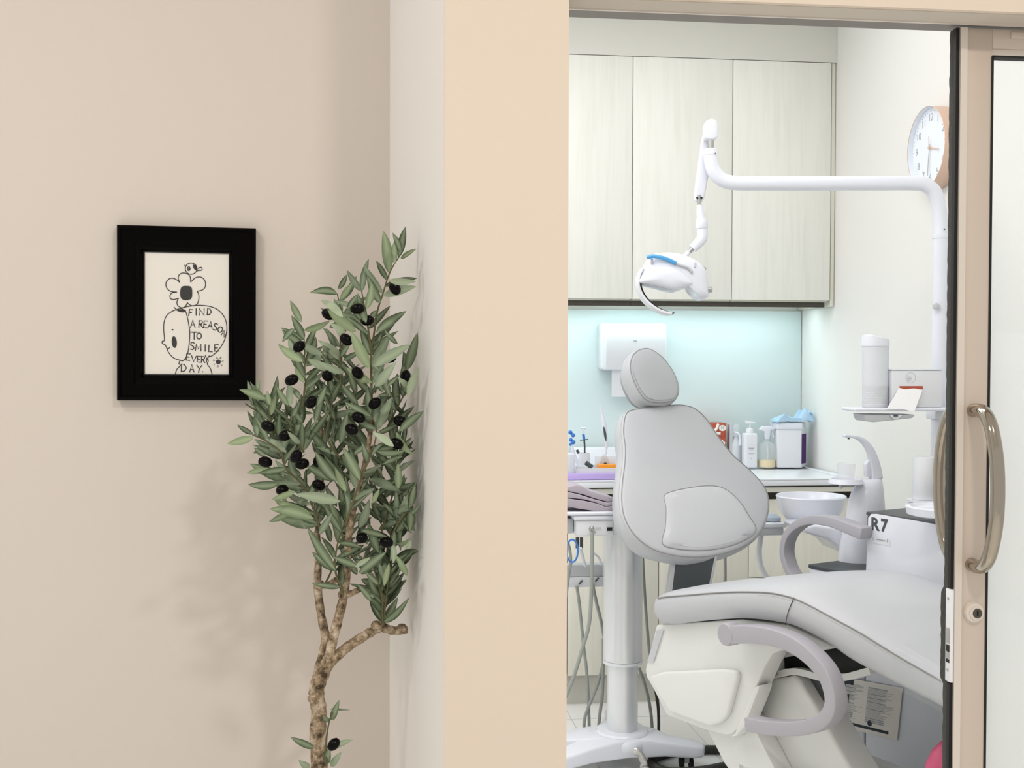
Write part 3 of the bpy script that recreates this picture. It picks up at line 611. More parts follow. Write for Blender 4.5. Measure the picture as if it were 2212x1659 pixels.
# paper towel dispenser
x0, x1 = P(1303, 750, 5.02).x, P(1444, 750, 5.02).x; z0, z1 = P(1370, 801, 5.02).z, P(1370, 697, 5.02).z
t = thing('paper_towel_dispenser', 'white paper towel dispenser mounted on the aqua splashback behind the headrest', 'dispenser', ((x0+x1)/2, 5.08, z0))
bx(x0, x1, 5.06, Yb-.009, z0+.004, z1).build('back_box', M['whitem'], t, bevel=.012, seg=4)
MB().prism([(x0+.008, 5.07, z0), (x0+.008, 5.025, z0+.006), (x0+.008, 5.015, z0+.13), (x0+.008, 5.03, z1-.004), (x0+.008, 5.07, z1+.0)], (x1-x0-.016, 0, 0)).build('cover', M['whitem'], t, bevel=.008, seg=4)
bx((x0+x1)/2-.012, (x0+x1)/2+.004, 5.0145, 5.0185, z0+.125, z0+.129).build('brand_mark', M['lbl'], t)
px0, px1 = P(1322, 830, 5.05).x, P(1425, 830, 5.05).x; pz = P(1340, 857, 5.05).z
bx(px0, px1, 5.052, 5.056, pz, z0+.01).build('hanging_towel', M['whitem'], t)

# ---- counter things, right group (z on the counter)
RZ = ZC
def at_c(px, py=1002, Y=5.03): p = P(px, py, Y); return Vector((p.x, Y, RZ))
def S_(px, Y=5.03): return px*(Y*1.02)/F_PX
for k, (ya, yb, xs) in enumerate([(862+46, 862+78, 0), (862+78, 862+112, .0), (862+112, 1002, .006)]):
    a, z = P(1505, 1, 5.06).x, P(1573, 1, 5.06).x+xs; zt = RZ+[.124, .083, .040][k]*1.52; zb_ = RZ+[.083, .0402, 0][k]*1.52+.0005
    t = thing('glove_box', ['red glove box marked M, topmost of the stack beside the backrest', 'red glove box in the middle of the stack beside the backrest', 'red glove box at the bottom of the stack, mostly behind the backrest'][k], 'box', ((a+z)/2, 5.08, zb_), 'red glove boxes')
    bx(a, z, 5.045, 5.13, zb_, zt).build('carton', M['red'], t, bevel=.001)
    h = zt-zb_
    if k == 0:
        MB().lathe((z-.018, 5.0445, zb_+h*.66), [(.013, 0), (.013, .0006)], 24, axis=(0, -1, 0), ex=1.2).build('size_badge', M['paper'], t)
        textmesh('M', .018, frame4((z-.018, 5.0435, zb_+h*.66), (1, 0, 0), (0, 0, 1))).build('size_letter', M['lbl'], t)
        bx(z-.047, z-.026, 5.0440, 5.045, zb_+h*.2, zb_+h*.38).build('label_patch', M['paper'], t)
        b = MB(); b.tube([(z-.036, 5.0446, zt-.002), (z-.042, 5.0446, zt-.02), (z-.053, 5.0446, zt-.035)], .006, 8); b.build('printed_hand', M['paper'], t)
    else:
        for q in range(3): MB().lathe((z-.012-.008*q, 5.0446, zb_+h*(.75-.12*abs(q-1))), [(.007, 0), (.007, .0006)], 12, axis=(0, -1, 0)).build('printed_petal', M['paper'], t)
        bx(z-.03, z-.006, 5.044, 5.045, zb_+h*.3, zb_+h*.42).build('label_patch', M['paper'], t)
# lever sanitiser dispenser
c = at_c(1590, Y=5.06)
t = thing('lever_dispenser', 'clear sanitiser bottle in a wall bracket with a white lever, beside the red boxes', 'dispenser', c)
b = MB().box(c.x-.032, c.x-.018, 5.05, 5.09, RZ, RZ+.185); b.build('bracket', M['greyp'], t, bevel=.003)
MB().lathe(c, [(.022, 0), (.024, .004), (.024, .10), (.012, .12), (.012, .13)], 24).build('bottle', M['milky'], t)
MB().lathe(c+Vector((0, 0, .13)), [(.016, 0), (.018, .01), (.016, .045), (.008, .055)], 20).build('pump_head', M['clear'], t)
MB().tube(cat([c+Vector((-.012, -.01, .15)), c+Vector((.005, -.02, .142)), c+Vector((.009, -.026, .12)), c+Vector((.010, -.028, .092))]), [.004]*17+[.005]*8, 10).build('lever', M['white'], t)
# pump bottle
c = at_c(1619, Y=5.0); w = S_(29)/2
t = thing('pump_bottle', 'square white pump bottle with faint grey lettering, left of the spray bottle', 'bottle', c)
bx(c.x-w, c.x+w, c.y-.024, c.y+.024, RZ, RZ+S_(75)).build('body', M['whitem'], t, bevel=.008, seg=4)
MB().lathe((c.x, c.y, RZ+S_(75)-.002), [(w*.62, 0), (w*.6, .012), (w*.5, .022), (.008, .024), (.0045, .026), (.0045, .046)], 24).build('collar', M['whitem'], t)
zt = RZ+S_(75)+.04
MB().hexa([(c.x-.020, c.y-.008, zt), (c.x+.026, c.y-.006, zt+.001), (c.x+.026, c.y+.006, zt+.001), (c.x-.020, c.y+.008, zt)], [(c.x-.022, c.y-.008, zt+.012), (c.x+.024, c.y-.006, zt+.008), (c.x+.024, c.y+.006, zt+.008), (c.x-.022, c.y+.008, zt+.012)]).build('pump_head', M['white'], t, bevel=.003)
b = MB()
for zz_, ww, hh in ((.083, .013, .004), (.077, .011, .0012), (.063, .016, .0014), (.060, .010, .0012), (.098, .014, .001), (.04, .004, .003)): b.box(c.x-ww, c.x+ww, c.y-.0246, c.y-.0239, RZ+zz_, RZ+zz_+hh)
b.build('label_print', M['lbl'], t)
# spray bottle
c = at_c(1656, Y=5.0); r = S_(40)/2
t = thing('spray_bottle', 'clear trigger spray bottle holding a little yellow liquid', 'bottle', c)
MB().lathe(c, [(r*.9, 0), (r, .004), (r, .085), (r*.85, .10), (.012, .112), (.012, .122)], 28).build('body', M['clear'], t)
MB().lathe(c+Vector((0, 0, .002)), [(r*.85, 0), (r*.93, .003), (r*.93, .030), (.001, .031)], 28).build('liquid', M['amber'], t)
MB().tube([c+Vector((.0, 0, .11)), c+Vector((.006, 0, .06)), c+Vector((.004, 0, .03))], .002, 8).build('dip_tube', M['white'], t)
b = MB(); b.prism([(c.x-.036, c.y-.012, RZ+.162), (c.x-.030, c.y-.012, RZ+.172), (c.x-.018, c.y-.012, RZ+.178), (c.x+.034, c.y-.012, RZ+.177), (c.x+.037, c.y-.012, RZ+.165), (c.x+.014, c.y-.012, RZ+.160), (c.x+.008, c.y-.012, RZ+.122), (c.x-.012, c.y-.012, RZ+.122), (c.x-.014, c.y-.012, RZ+.155)], (0, .024, 0))
b.build('trigger_head', M['white'], t, bevel=.003)
MB().tube(cat([c+Vector((.022, 0, .16)), c+Vector((.024, 0, .145)), c+Vector((.031, 0, .13))]), .004, 8).build('trigger', M['white'], t)
# wipes tub and the blue mask on top
a, z = P(1680, 950, 4.96).x, P(1746, 950, 4.96).x
t = thing('wipes_tub', 'big white wipes tub with a purple side label in the counter corner', 'tub', ((a+z)/2, 5.0, RZ))
q = [(a+.003, 4.97, 0), (z-.030, 4.96, 0), (z+.004, 5.0, 0), (z+.004, 5.05, 0), (a+.003, 5.06, 0)]
def ext(q, z0, z1, s=0): return MB().hexa([(x, y, z0) for x, y, _ in q], [(x, y, z1) for x, y, _ in q])
ext(q, RZ, RZ+S_(92)).build('body', M['whitem'], t, bevel=.006, seg=3)
q2 = [(a-.001, 4.965, 0), (z-.030, 4.954, 0), (z+.002, 4.998, 0), (z+.002, 5.05, 0), (a-.001, 5.062, 0)]
ext(q2, RZ+S_(84), RZ+S_(98)).build('lid', M['white'], t, bevel=.004, seg=3)
MB().hexa([(z-.0285, 4.9615, RZ+.018), (z+.0035, 4.998, RZ+.018), (z+.0055, 5.0, RZ+.018), (z-.0275, 4.9605, RZ+.018)], [(z-.0285, 4.9615, RZ+.145), (z+.0035, 4.998, RZ+.145), (z+.0055, 5.0, RZ+.145), (z-.0275, 4.9605, RZ+.145)]).build('purple_label', M['purple'], t)
mz = RZ+S_(98)+.0005
b = MB(); ax, ay = (a+z)/2, 5.0
nu, nv = 18, 10; vs = []
for i in range(nu+1):
    for j in range(nv+1):
        u, w_ = i/nu, j/nv; x = a-.008+u*(z-a+.030); y = 4.955+w_*.08
        h = .006+.014*abs(sin(u*9+w_*4))*(1 if .1 < u < .95 else .3)+.022*math.exp(-((u-.28)/.12)**2)*(1-w_*.5)+.045*math.exp(-((u-.82)/.16)**2)*(.5+.5*sin(w_*7))
        vs.append((x, y, mz+h))
fs = [[i*(nv+1)+j, (i+1)*(nv+1)+j, (i+1)*(nv+1)+j+1, i*(nv+1)+j+1] for i in range(nu) for j in range(nv)]
k = len(vs); vs += [(p[0], p[1], mz+(p[2]-mz)*.25) for p in vs]
fs += [[k+f_ for f_ in f[::-1]] for f in fs]
bd = [i*(nv+1) for i in range(nu+1)]+[nu*(nv+1)+j for j in range(1, nv+1)]+[i*(nv+1)+nv for i in range(nu-1, -1, -1)]+[j for j in range(nv-1, 0, -1)]
fs += [[bd[i], bd[(i+1) % len(bd)], k+bd[(i+1) % len(bd)], k+bd[i]] for i in range(len(bd))]
b.add(vs, fs); t = tag(b.build('crumpled_mask', M['cloth_blue'], ang=60), 'crumpled pale blue face mask lying on the wipes tub lid', 'mask')
lp_ = [Vector((z-.015, 4.965, mz+.028)), Vector((z+.004, 4.96, mz+.045)), Vector((z+.018, 4.965, mz+.035)), Vector((z+.020, 4.97, mz+.014)), Vector((z+.004, 4.965, mz+.006))]
MB().tube(cat(lp_, n=6), .005, 8).build('ear_loop', M['cloth_blue'], t)

# ---- left counter group
tY = 4.60
t = tag(bx(P(1200, 1030, tY-.05).x, P(1328, 1030, tY-.05).x+.02, 4.54, 4.72, ZC+.001, ZC+.026).build('lilac_tray', M['lilac'], bevel=.003), 'flat lilac tray on the worktop edge left of the backrest', 'tray')
wt = thing('instrument_tray', 'white shallow instrument tray resting on the lilac tray', 'tray', (.98, 4.62, ZC+.0265))
tx0, tx1 = P(1241, 1022, 4.57).x, P(1328, 1022, 4.57).x+.02
bx(tx0, tx1, 4.56, 4.70, ZC+.0265, ZC+.032).build('tray_base', M['whitem'], wt)
b = MB(); b.box(tx0, tx1, 4.555, 4.56, ZC+.0265, ZC+.044); b.box(tx0, tx1, 4.70, 4.705, ZC+.0265, ZC+.044); b.box(tx0-.005, tx0, 4.555, 4.705, ZC+.0265, ZC+.044); b.box(tx1, tx1+.005, 4.555, 4.705, ZC+.0265, ZC+.044)
b.build('tray_wall', M['whitem'], wt)
TZ = ZC+.0325
def q4(px, py, Y=4.63): return P(px, py, Y)
a_, b_ = q4(1292, 1008), q4(1326, 1018)
tag(bx(a_.x, b_.x+.01, 4.615, 4.66, TZ, TZ+.020).build('orange_case', M['orange'], bevel=.003), 'small bright orange case in the white tray beside the backrest', 'case')
p0, p1 = q4(1265, 1003, 4.60), q4(1279, 1017, 4.60); p0.z = TZ+.030; p1.z = TZ+.012
tag(MB().tube([p0, p0.lerp(p1, .5), p1], .009, 14).build('dark_pen', M['dtrim']), 'stubby dark grey marker leaning in the white tray', 'marker')
a_ = q4(1241, 1015)
tag(bx(a_.x, a_.x+.033, 4.575, 4.60, TZ, TZ+.014).build('small_grey_box', M['greyp'], bevel=.002), 'small pale grey box at the left end of the tray', 'box')
a_ = q4(1226, 1020, 4.59)
tag(bx(a_.x-.02, a_.x+.022, 4.545, 4.60, ZC+.0265, ZC+.0265+.075).build('clear_box', M['milky'], bevel=.004), 'translucent plastic box at the pillar edge of the worktop', 'box')
# curing light wand in a dark stand
c = q4(1309, 1000, 4.64); base = Vector((c.x+.002, 4.68, TZ))
t = thing('curing_light', 'white curing light wand with grey grip standing upright left of the headrest', 'dental tool', base)
MB().lathe(base, [(.022, 0), (.024, .004), (.020, .02), (.009, .045), (.006, .05)], 20).build('stand', M['black'], t)
pts = [Vector((base.x+.001, 4.68, base.z+.045)), P(1310, 965, 4.68), P(1307, 930, 4.68), P(1303, 905, 4.68), P(1298, 878, 4.68)]
MB().tube(cat(pts, n=6), [.0045]*6+[.007]*6+[.0095]*4+[.008]*3+[.0055]*6, 14).build('wand', M['white'], t)
MB().tube(cat([P(1304, 922, 4.668), P(1307, 938, 4.668), P(1309, 953, 4.668)], n=5), [.001, .003, .004, .0045, .005, .0055, .005, .0045, .003, .002, .001], 10).build('grip', M['dtrim'], t)
# syringe
t = thing('syringe', 'upright syringe with blue plunger and white top on the counter', 'syringe', P(1262, 995, 4.7))
MB().tube([P(1263, 996, 4.7), P(1263, 965, 4.7), P(1262, 950, 4.7)], [.003, .0035, .004], 10).build('barrel', M['dtrim'], t)
MB().tube([P(1262, 950, 4.7), P(1260, 938, 4.7)], .0055, 10).build('plunger', M['blue'], t)
MB().tube([P(1253, 951, 4.7), P(1270, 949, 4.7)], .002, 8).build('finger_flange', M['dtrim'], t)
MB().tube([P(1260, 938, 4.7), P(1260, 926, 4.7)], .0045, 10).build('rod', M['white'], t)
MB().tube([P(1255, 925, 4.7), P(1266, 925, 4.7)], .004, 10).build('thumb_rest', M['white'], t)
c = P(1262, 1000, 4.7); c.z = ZC+.027
b = MB().lathe((c.x, 4.7, TZ), [(.020, 0), (.022, .002), (.022, .06), (.019, .06), (.018, .01)], 20)
tag(b.build('syringe_cup', M['whitem']), 'small white cup holding the syringe on the counter', 'cup')
t = thing('blue_dropper', 'bright blue knobbed dropper at the pillar edge of the worktop', 'dropper', P(1233, 1000, 4.66))
b = MB()
for x, y, r in ((1232, 934, .009), (1238, 940, .009), (1233, 950, .008), (1238, 955, .010), (1232, 960, .006)): b.lathe(P(x, y, 4.66)-Vector((0, 0, r)), [(.001, 0), (r*.8, r*.4), (r, r), (r*.8, r*1.6), (.001, 2*r)], 12)
b.build('cap', M['blue'], t, ang=80)
MB().tube([P(1235, 962, 4.66), P(1240, 985, 4.66), P(1252, 1005, 4.66)], [.004, .008, .008], 12).build('body', M['white'], t)
MB().tube([P(1246, 972, 4.653), P(1250, 979, 4.653)], .0055, 10).build('band', M['dtrim'], t)
t = tag(bx(P(1290, 1, 4.67).x, P(1330, 1, 4.67).x+.02, 4.662, 4.68, TZ, TZ+.05).build('pink_tinted_case', M['milky'], bevel=.004), 'translucent case standing behind the orange case', 'case')
tag(bx(P(1240, 1, 5.08).x, P(1326, 1, 5.08).x+.03, 5.06, 5.13, ZC, ZC+.085).build('storage_box', M['whitem'], bevel=.006), 'low white storage box against the splashback behind the wand', 'box')
# big white tray right of counter is the rim itself

# ============================================================ DENTAL CHAIR
phi = radians(25); AX = Vector((sin(phi), -cos(phi), 0)); WX = Vector((cos(phi), sin(phi), 0)); ZX = Vector((0, 0, 1))
N0 = P(1395, 1300, 3.5)
def SP(x, y, w=0): return PL(x, y, N0+WX*w, WX)
chair = thing('dental_chair', 'grey leatherette dental chair with oval headrest and lavender armrests', 'dental chair', (1.15, 3.2, 0))
# seat and legrest: one sweep
seam = [SP(*p) for p in [(1396, 1300), (1430, 1291), (1486, 1286), (1540, 1281.5), (1592, 1279), (1635, 1279.5), (1671, 1282), (1716, 1293), (1755, 1311), (1803, 1337), (1860, 1368), (1939, 1417), (2046, 1478)]]
bot = [SP(*p) for p in [(1398, 1342), (1440, 1352), (1486, 1347), (1540, 1342), (1590, 1340), (1635, 1342), (1671, 1347), (1705, 1354), (1740, 1370), (1785, 1395), (1835, 1430), (1910, 1470), (2044, 1540)]]
d = seam[-1]-seam[-2]; db = bot[-1]-bot[-2]; seam.append(seam[-1]+d.normalized()*.2); bot.append(bot[-1]+d.normalized()*.2)
WS = .50
def sweep_seat(seam, bot, i0, i1, name, m, endcap=True):
    s = resamp(cat(seam, n=6), 70, False); bb = resamp(cat(bot, n=6), 70, False)
    n = 70; rows = []
    for i in range(n):
        t_ = (s[i]-s[0]).length; r = .07
        f_ = 1.0 if t_ > r else sqrt(max(0, 1-(1-t_/r)**2)); fi = (1-f_)
        te = (s[-1]-s[i]).length; re = .10; fe = 1.0 if te > re else sqrt(max(0, 1-(1-te/re)**2)); g = (1-fe)
        inset = fi*.06+g*.12; zs, zb = s[i], bb[i]
        mid = (zs+zb)/2; k_ = .45+.55*min(f_, fe) if i else .42
        zs2 = mid+(zs-mid)*k_; zb2 = mid+(zb-mid)*k_
        wid = WS-2*inset
        crown = .024*min(1, f_+.1)*fe
        sec = [(.05, 0, 'b'), (.012, .004, 'b'), (.0, .018, 'b'), (-.007, .5, 'm'), (-.004, .85, 'm'), (0, 0, 't'), (.0012, .0006, 't'), (.004, .004, 't'), (.02, .012, 't'), (.06, .018, 't'), (.15, .022, 't'), (.25, .0235, 't')]
        row = []
        for w_, h, kd in sec:
            ww = inset+w_*wid/.5
            if kd == 'b': p = zb2+ZX*h*k_
            elif kd == 'm': p = zb2.lerp(zs2, h)
            else: p = zs2+ZX*h*crown/.024
            row.append((ww, p))
        full = [p+WX*w_ for w_, p in row]+[p+WX*(WS-w_) for w_, p in row[::-1][1:]]
        rows.append(full)
    k = len(rows[0]); v = [p for r in rows for p in r]
    f = [[i*k+j, i*k+(j+1) % k, (i+1)*k+(j+1) % k, (i+1)*k+j] for i in range(n-1) for j in range(k)]
    f += [list(range(k))[::-1], list(range((n-1)*k, n*k))]
    return MB().add(v, f), s, bb
b, s_, bb_ = sweep_seat(seam, bot, 0, 0, 'seat', M['lea'])
seat = b.build('seat_and_legrest', M['lea'], chair, ang=50)
off = [p-WX*.0015+ZX*.001 for p in s_[3:]]
MB().tube(off, .0016, 6).build('piping', M['piping'], seat)
b = MB()
q = resamp([p-WX*.003-ZX*.0065 for p in s_[26:]], 160, False)
for i in range(0, 159): b.tube([q[i].lerp(q[i+1], .15), q[i].lerp(q[i+1], .75)], .0007, 4)
b.build('stitching', M['stitch'], seat)
# cross seam on the near side and over the top at the knee
kn = SP(1716, 1293); kb = SP(1699, 1350)
MB().tube(cat([kb-WX*.004, kn.lerp(kb, .5)-WX*.0085, kn-WX*.003]), .0011, 6).build('knee_seam', M['dgrey'], seat)
sn = (s_[30]-s_[20]).normalized().cross(WX); ks = [kn-WX*.002]+[PL(x, y, kn+ZX*h_, sn) for x, y, h_ in ((1713, 1279, .012), (1709, 1267, .018), (1700, 1257, .0215), (1684, 1252, .023), (1655, 1249, .0235), (1618, 1247, .024))]
MB().tube(cat([p+ZX*.0005 for p in ks], n=5), .0011, 6).build('knee_seam', M['dgrey'], seat)
# legrest clear cover
cv0, cv1 = SP(1925, 1408), SP(1925, 1462)
# backrest
bt = radians(33); NB = (AX*cos(bt)+ZX*sin(bt)).normalized(); PB = P(1490, 1200, 3.66)
def BP(x, y, off=0): return PL(x, y, PB+NB*off, NB)
bo = [(1372, 884), (1352, 894), (1346, 930), (1350, 965), (1349, 1000), (1344, 1040), (1342, 1080), (1349, 1120), (1372, 1158), (1408, 1186), (1450, 1199), (1500, 1204), (1550, 1199), (1598, 1184), (1634, 1160), (1655, 1125), (1661, 1085), (1650, 1050), (1618, 1014), (1585, 985), (1555, 948), (1528, 908), (1503, 884), (1475, 875), (1440, 876), (1405, 880)]
b, pp, oo = cushion(cat([BP(*p) for p in bo], True, 6), NB, .092, .013, back=.045, N=140)
pp_back = pp
br = b.build('backrest', M['lea'], chair, ang=60)
MB().tube([p+NB*.0012-o*.0005 for p, o in zip(pp, oo)], .0013, 6, closed=True).build('piping', M['piping'], br)
b = MB(); q = resamp([p+o*.0045-NB*.008 for p, o in zip(pp, oo)], 330)
for i in range(330): b.tube([q[i].lerp(q[(i+1) % 330], .1), q[i].lerp(q[(i+1) % 330], .7)], .0008, 4)
b.build('stitching', M['stitch'], br)
lo = [(1432, 1072), (1480, 1058), (1530, 1053), (1562, 1060), (1592, 1085), (1615, 1118), (1632, 1148), (1600, 1172), (1550, 1187), (1500, 1191), (1455, 1187), (1428, 1176), (1433, 1140), (1434, 1100)]
b, pp2, oo2 = cushion(cat([BP(*p) for p in lo], True, 6), NB, .004, .004, back=.001, N=90)
cbk = sum(pp_back, Vector())/len(pp_back)
def surf(p):
    d_ = p-cbk; d_ -= NB*d_.dot(NB); L0 = d_.length
    if L0 < 1e-5: return .013
    dn = d_/L0; best = max(((q_-cbk).dot(dn), i) for i, q_ in enumerate(pp_back) if ((q_-cbk).normalized()).dot(dn) > .995)[0] if any(((q_-cbk).normalized()).dot(dn) > .995 for q_ in pp_back) else L0
    r_ = min(1, L0/best); tab = [(0, 1), (.25, 1), (.48, .97), (.66, .88), (.8, .72), (.9, .5), (.955, .28), (.99, .1), (1, 0)]
    for (a0, h0_), (a1, h1_) in zip(tab, tab[1:]):
        if r_ <= a1: return .013*(h0_+(h1_-h0_)*(r_-a0)/(a1-a0))
    return 0
b.v = [p_+NB*(surf(p_)-.0005) for p_ in b.v]; pp2 = [p_+NB*(surf(p_)-.0005) for p_ in pp2]
lu = b.build('lumbar_pad', M['lea2'], chair, ang=60)
MB().tube([p+NB*.001 for p in pp2], .0009, 6, closed=True).build('piping', M['piping'], lu)
# headrest
bh = radians(24); NH = (AX*cos(bh)+ZX*sin(bh)).normalized(); PH = BP(1415, 880)+AX*.02
def HP(x, y): return PL(x, y, PH, NH)
ho = [(1361, 785), (1367, 764), (1384, 751), (1405, 751), (1430, 768), (1450, 793), (1463, 820), (1466, 843), (1458, 860), (1442, 866), (1420, 867), (1400, 863), (1385, 850), (1371, 825), (1363, 803)]
b, pp, oo = cushion(cat([HP(p[0], p[1]+3.5) for p in ho], True, 6), NH, .084, .010, back=.03, N=100)
hd = b.build('headrest', M['lea'], chair, ang=60)
MB().tube([p+NH*.0012 for p in pp], .0011, 6, closed=True).build('piping', M['piping'], hd)
hb = HP(1425, 868)-NH*.06; MB().tube([hb+Vector((0, .0, .02)), BP(1430, 905)-NH*.05], .018, 16).build('headrest_post', M['greyp'], chair)
# back support bracket
u0, u1 = P(1452, 1262, 3.70), P(1528, 1262, 3.70); v0, v1 = P(1462, 1218, 3.70), P(1545, 1218, 3.70)
b = MB(); b.prism([u0-ZX*.03, u1-ZX*.03, v1+ZX*.03, v0+ZX*.03], Vector((0, .03, 0))); b.build('back_bracket', M['dtrim'], chair, bevel=.003)
b = MB(); b.prism([u0-ZX*.03+Vector((-.014, .004, 0)), u0-ZX*.03, v0+ZX*.03, v0+ZX*.03+Vector((-.012, .004, 0))], Vector((0, .03, 0)))
b.prism([u1-ZX*.03, u1-ZX*.03+Vector((.01, .004, 0)), v1+ZX*.03+Vector((.01, .004, 0)), v1+ZX*.03], Vector((0, .03, 0))); b.build('bracket_cover', M['greyp'], chair, bevel=.002)
# near side shell
W1 = .03
sh = [(1418, 1350), (1600, 1338), (1700, 1350), (1790, 1392), (1794, 1398), (1778, 1405), (1720, 1402), (1690, 1403), (1668, 1412), (1652, 1440), (1632, 1486), (1612, 1530), (1594, 1575), (1583, 1586), (1567, 1588), (1520, 1575), (1440, 1545), (1412, 1490), (1396, 1462), (1394, 1446), (1408, 1390)]
b = MB(); b.prism([SP(x, y, W1) for x, y in sh], WX*.06); b.build('side_shell', M['shell'], chair, bevel=.006, seg=3)
sh2 = [(1402, 1462), (1430, 1452), (1560, 1446), (1588, 1450), (1592, 1462), (1570, 1545), (1555, 1562), (1530, 1568), (1445, 1538), (1425, 1505)]
b = MB(); b.prism([SP(x, y, W1-.018) for x, y in sh2], WX*.02); b.build('side_cover', M['shell'], chair, bevel=.007, seg=4)
b = MB(); b.prism([SP(x, y, W1-.004) for x, y in [(1418, 1362), (1433, 1360), (1411, 1430), (1398, 1429)]], WX*.006); b.build('side_insert', M['greyp'], chair)
b = MB(); b.prism([SP(x, y, W1-.006) for x, y in [(1628, 1486), (1640, 1480), (1638, 1492), (1606, 1572), (1590, 1590), (1578, 1592), (1588, 1582)]], WX*.05); b.build('shell_lip', M['shell'], chair, bevel=.003)
# lifting beam and base
W2 = .06
bm_ = [(1632, 1470), (1700, 1462), (1712, 1458), (1726, 1470), (1762, 1530), (1802, 1600), (1866, 1710), (1690, 1710), (1660, 1640), (1612, 1552)]
b = MB(); b.prism([SP(x, y, W2+.06) for x, y in bm_], WX*.10); b.build('lifting_arm', M['shell'], chair, bevel=.01, seg=3)
bl = [(1525, 1572), (1610, 1545), (1618, 1552), (1674, 1662), (1700, 1710), (1610, 1710), (1565, 1650)]
b = MB(); b.prism([SP(x, y, W2) for x, y in bl], WX*.06); b.build('arm_cover', M['shell'], chair, bevel=.004)
b = MB(); e0 = SP(1640, 1700, W2); b.hexa([N0*0+Vector((p.x, p.y, 0)) for p in [e0-AX*.10, e0+AX*.30, e0+AX*.30+WX*.34, e0-AX*.10+WX*.34]], [Vector((p.x, p.y, e0.z+.06)) for p in [e0-AX*.10, e0+AX*.26, e0+AX*.26+WX*.34, e0-AX*.10+WX*.34]])
b.build('base_plate', M['shell'], chair, bevel=.02, seg=3)
# under-seat tray with white frame
b = MB(); b.prism([SP(x, y, .15) for x, y in [(1668, 1405), (1760, 1403), (1800, 1395), (1868, 1430), (1884, 1444), (1856, 1453), (1820, 1455), (1760, 1450), (1720, 1443), (1682, 1446)]], WX*.30); b.build('under_seat_tray', M['black'], chair, bevel=.003)
b = MB(); b.strip(cat([SP(x, y, .125) for x, y in [(1670, 1460), (1715, 1450), (1745, 1454), (1780, 1463), (1825, 1463), (1884, 1448)]]), WX, .02, .018); b.build('tray_rim', M['shell'], chair)
b = MB(); b.prism([SP(x, y, .115) for x, y in [(1664, 1408), (1680, 1408), (1682, 1460), (1670, 1466), (1635, 1458)]], WX*.025); b.build('tray_bracket', M['shell'], chair, bevel=.003)
b = MB(); b.strip([SP(x, y, .13) for x, y in [(1680, 1418), (1730, 1409)]], WX, .015, .012); b.build('tray_bracket', M['shell'], chair)
b = MB(); b.prism([SP(x, y, .16) for x, y in [(1632, 1464), (1706, 1450), (1706, 1458), (1745, 1452), (1788, 1470), (1790, 1510), (1776, 1524), (1740, 1470), (1634, 1475)]], WX*.07); b.build('arm_hinge', M['dtrim'], chair, bevel=.003)
# armrests
WN = -.045
ar = [(1570, 1371), (1605, 1369), (1650, 1370), (1700, 1382), (1745, 1407), (1785, 1448), (1803, 1490), (1805, 1525), (1790, 1552), (1755, 1568), (1715, 1572), (1665, 1570), (1622, 1562)]
q = cat([SP(x, y, WN+.02) for x, y in ar], n=7); n_ = len(q)
th = [.050-.014*min(1, i/(n_*.45)) for i in range(n_)]
arm = MB().strip(q, WX, .045, th).build('armrest', M['lav'], chair, bevel=.003, seg=3)
c = SP(1565, 1371, WN-.004); MB().lathe(c, [(.024, 0), (.026, .003), (.027, .010), (.027, .035), (.024, .04)], 32, axis=WX, ey=1.15, ex=1.15).build('armrest_cap', M['lav'], arm)
WF = .57
ar = [(1872, 1152), (1840, 1140), (1805, 1127), (1765, 1122), (1732, 1131), (1708, 1155), (1700, 1190), (1708, 1225), (1722, 1250), (1735, 1275)]
q = cat([SP(x, y, WF+.02) for x, y in ar], n=7); n_ = len(q)
MB().strip(q, WX, .05, [.036-.014*min(1, i/(n_*.6)) for i in range(n_)]).build('armrest', M['lav'], chair, bevel=.003, seg=3)
c = SP(1872, 1155, WF); 
# clear film over the foot end
fi = [p-ZX*.001-WX*.009 for p in s_[52:]]
v = []; rows = []
for i in range(50, 70):
    a0, a1 = s_[i], bb_[i]; rows.append([a1-ZX*.004+WX*.05, a1-ZX*.003-WX*.004, a1.lerp(a0, .5)-WX*.0105, a0-WX*.006, a0+ZX*.006+WX*.0, a0+ZX*.026+WX*.08, a0+ZX*.028+WX*.25, a0+ZX*.026+WX*.42, a0+ZX*.006+WX*.5])
k = 9; MB().add([p for r in rows for p in r], [[i*k+j, i*k+j+1, (i+1)*k+j+1, (i+1)*k+j] for i in range(19) for j in range(8)]).build('clear_foot_cover', M['pane'], chair)

# ============================================================ DENTAL UNIT (cabinet with spittoon)
unit = thing('dental_unit', 'white dental unit cabinet marked R7 with dark trim and spittoon bowl, behind the chair', 'dental unit', (1.7, 3.4, 0))
def UP_(x, y): return SP(x, y, .62)
g0 = UP_(1870, 1105); g1 = UP_(2120, 1145); zt = g0.z
gA = Vector((g0.x, g0.y, 0)); gB = gA+AX*.66
def poly(z0, z1, pts): return MB().hexa([(p[0], p[1], z0) for p in pts], [(p[0], p[1], z1) for p in pts])
back1 = (Xw-.03, gB.y, 0); back2 = (Xw-.03, gA.y+.10, 0); back3 = tuple(gA+WX*.30)
poly(.04, zt-.012, [gA+WX*.004, gB+WX*.004, back1, back2, back3]).build('cabinet_body', M['dtrim'], unit, bevel=.006, seg=3)
poly(zt-.012, zt, [gA, gB, back1, back2, back3]).build('cabinet_top', M['dtrim'], unit, bevel=.004, seg=3)
def facequad(pts, m, name, th=.006, bev=.004, wo=.62):
    b = MB(); b.prism([SP(x, y, wo) for x, y in pts], -WX*th); return b.build(name, m, unit, bevel=bev, seg=3)
ff = [(1877, 1118), (1884, 1110), (1895, 1110), (2250, 1172), (2250, 1760), (1872, 1760), (1872, 1240)]
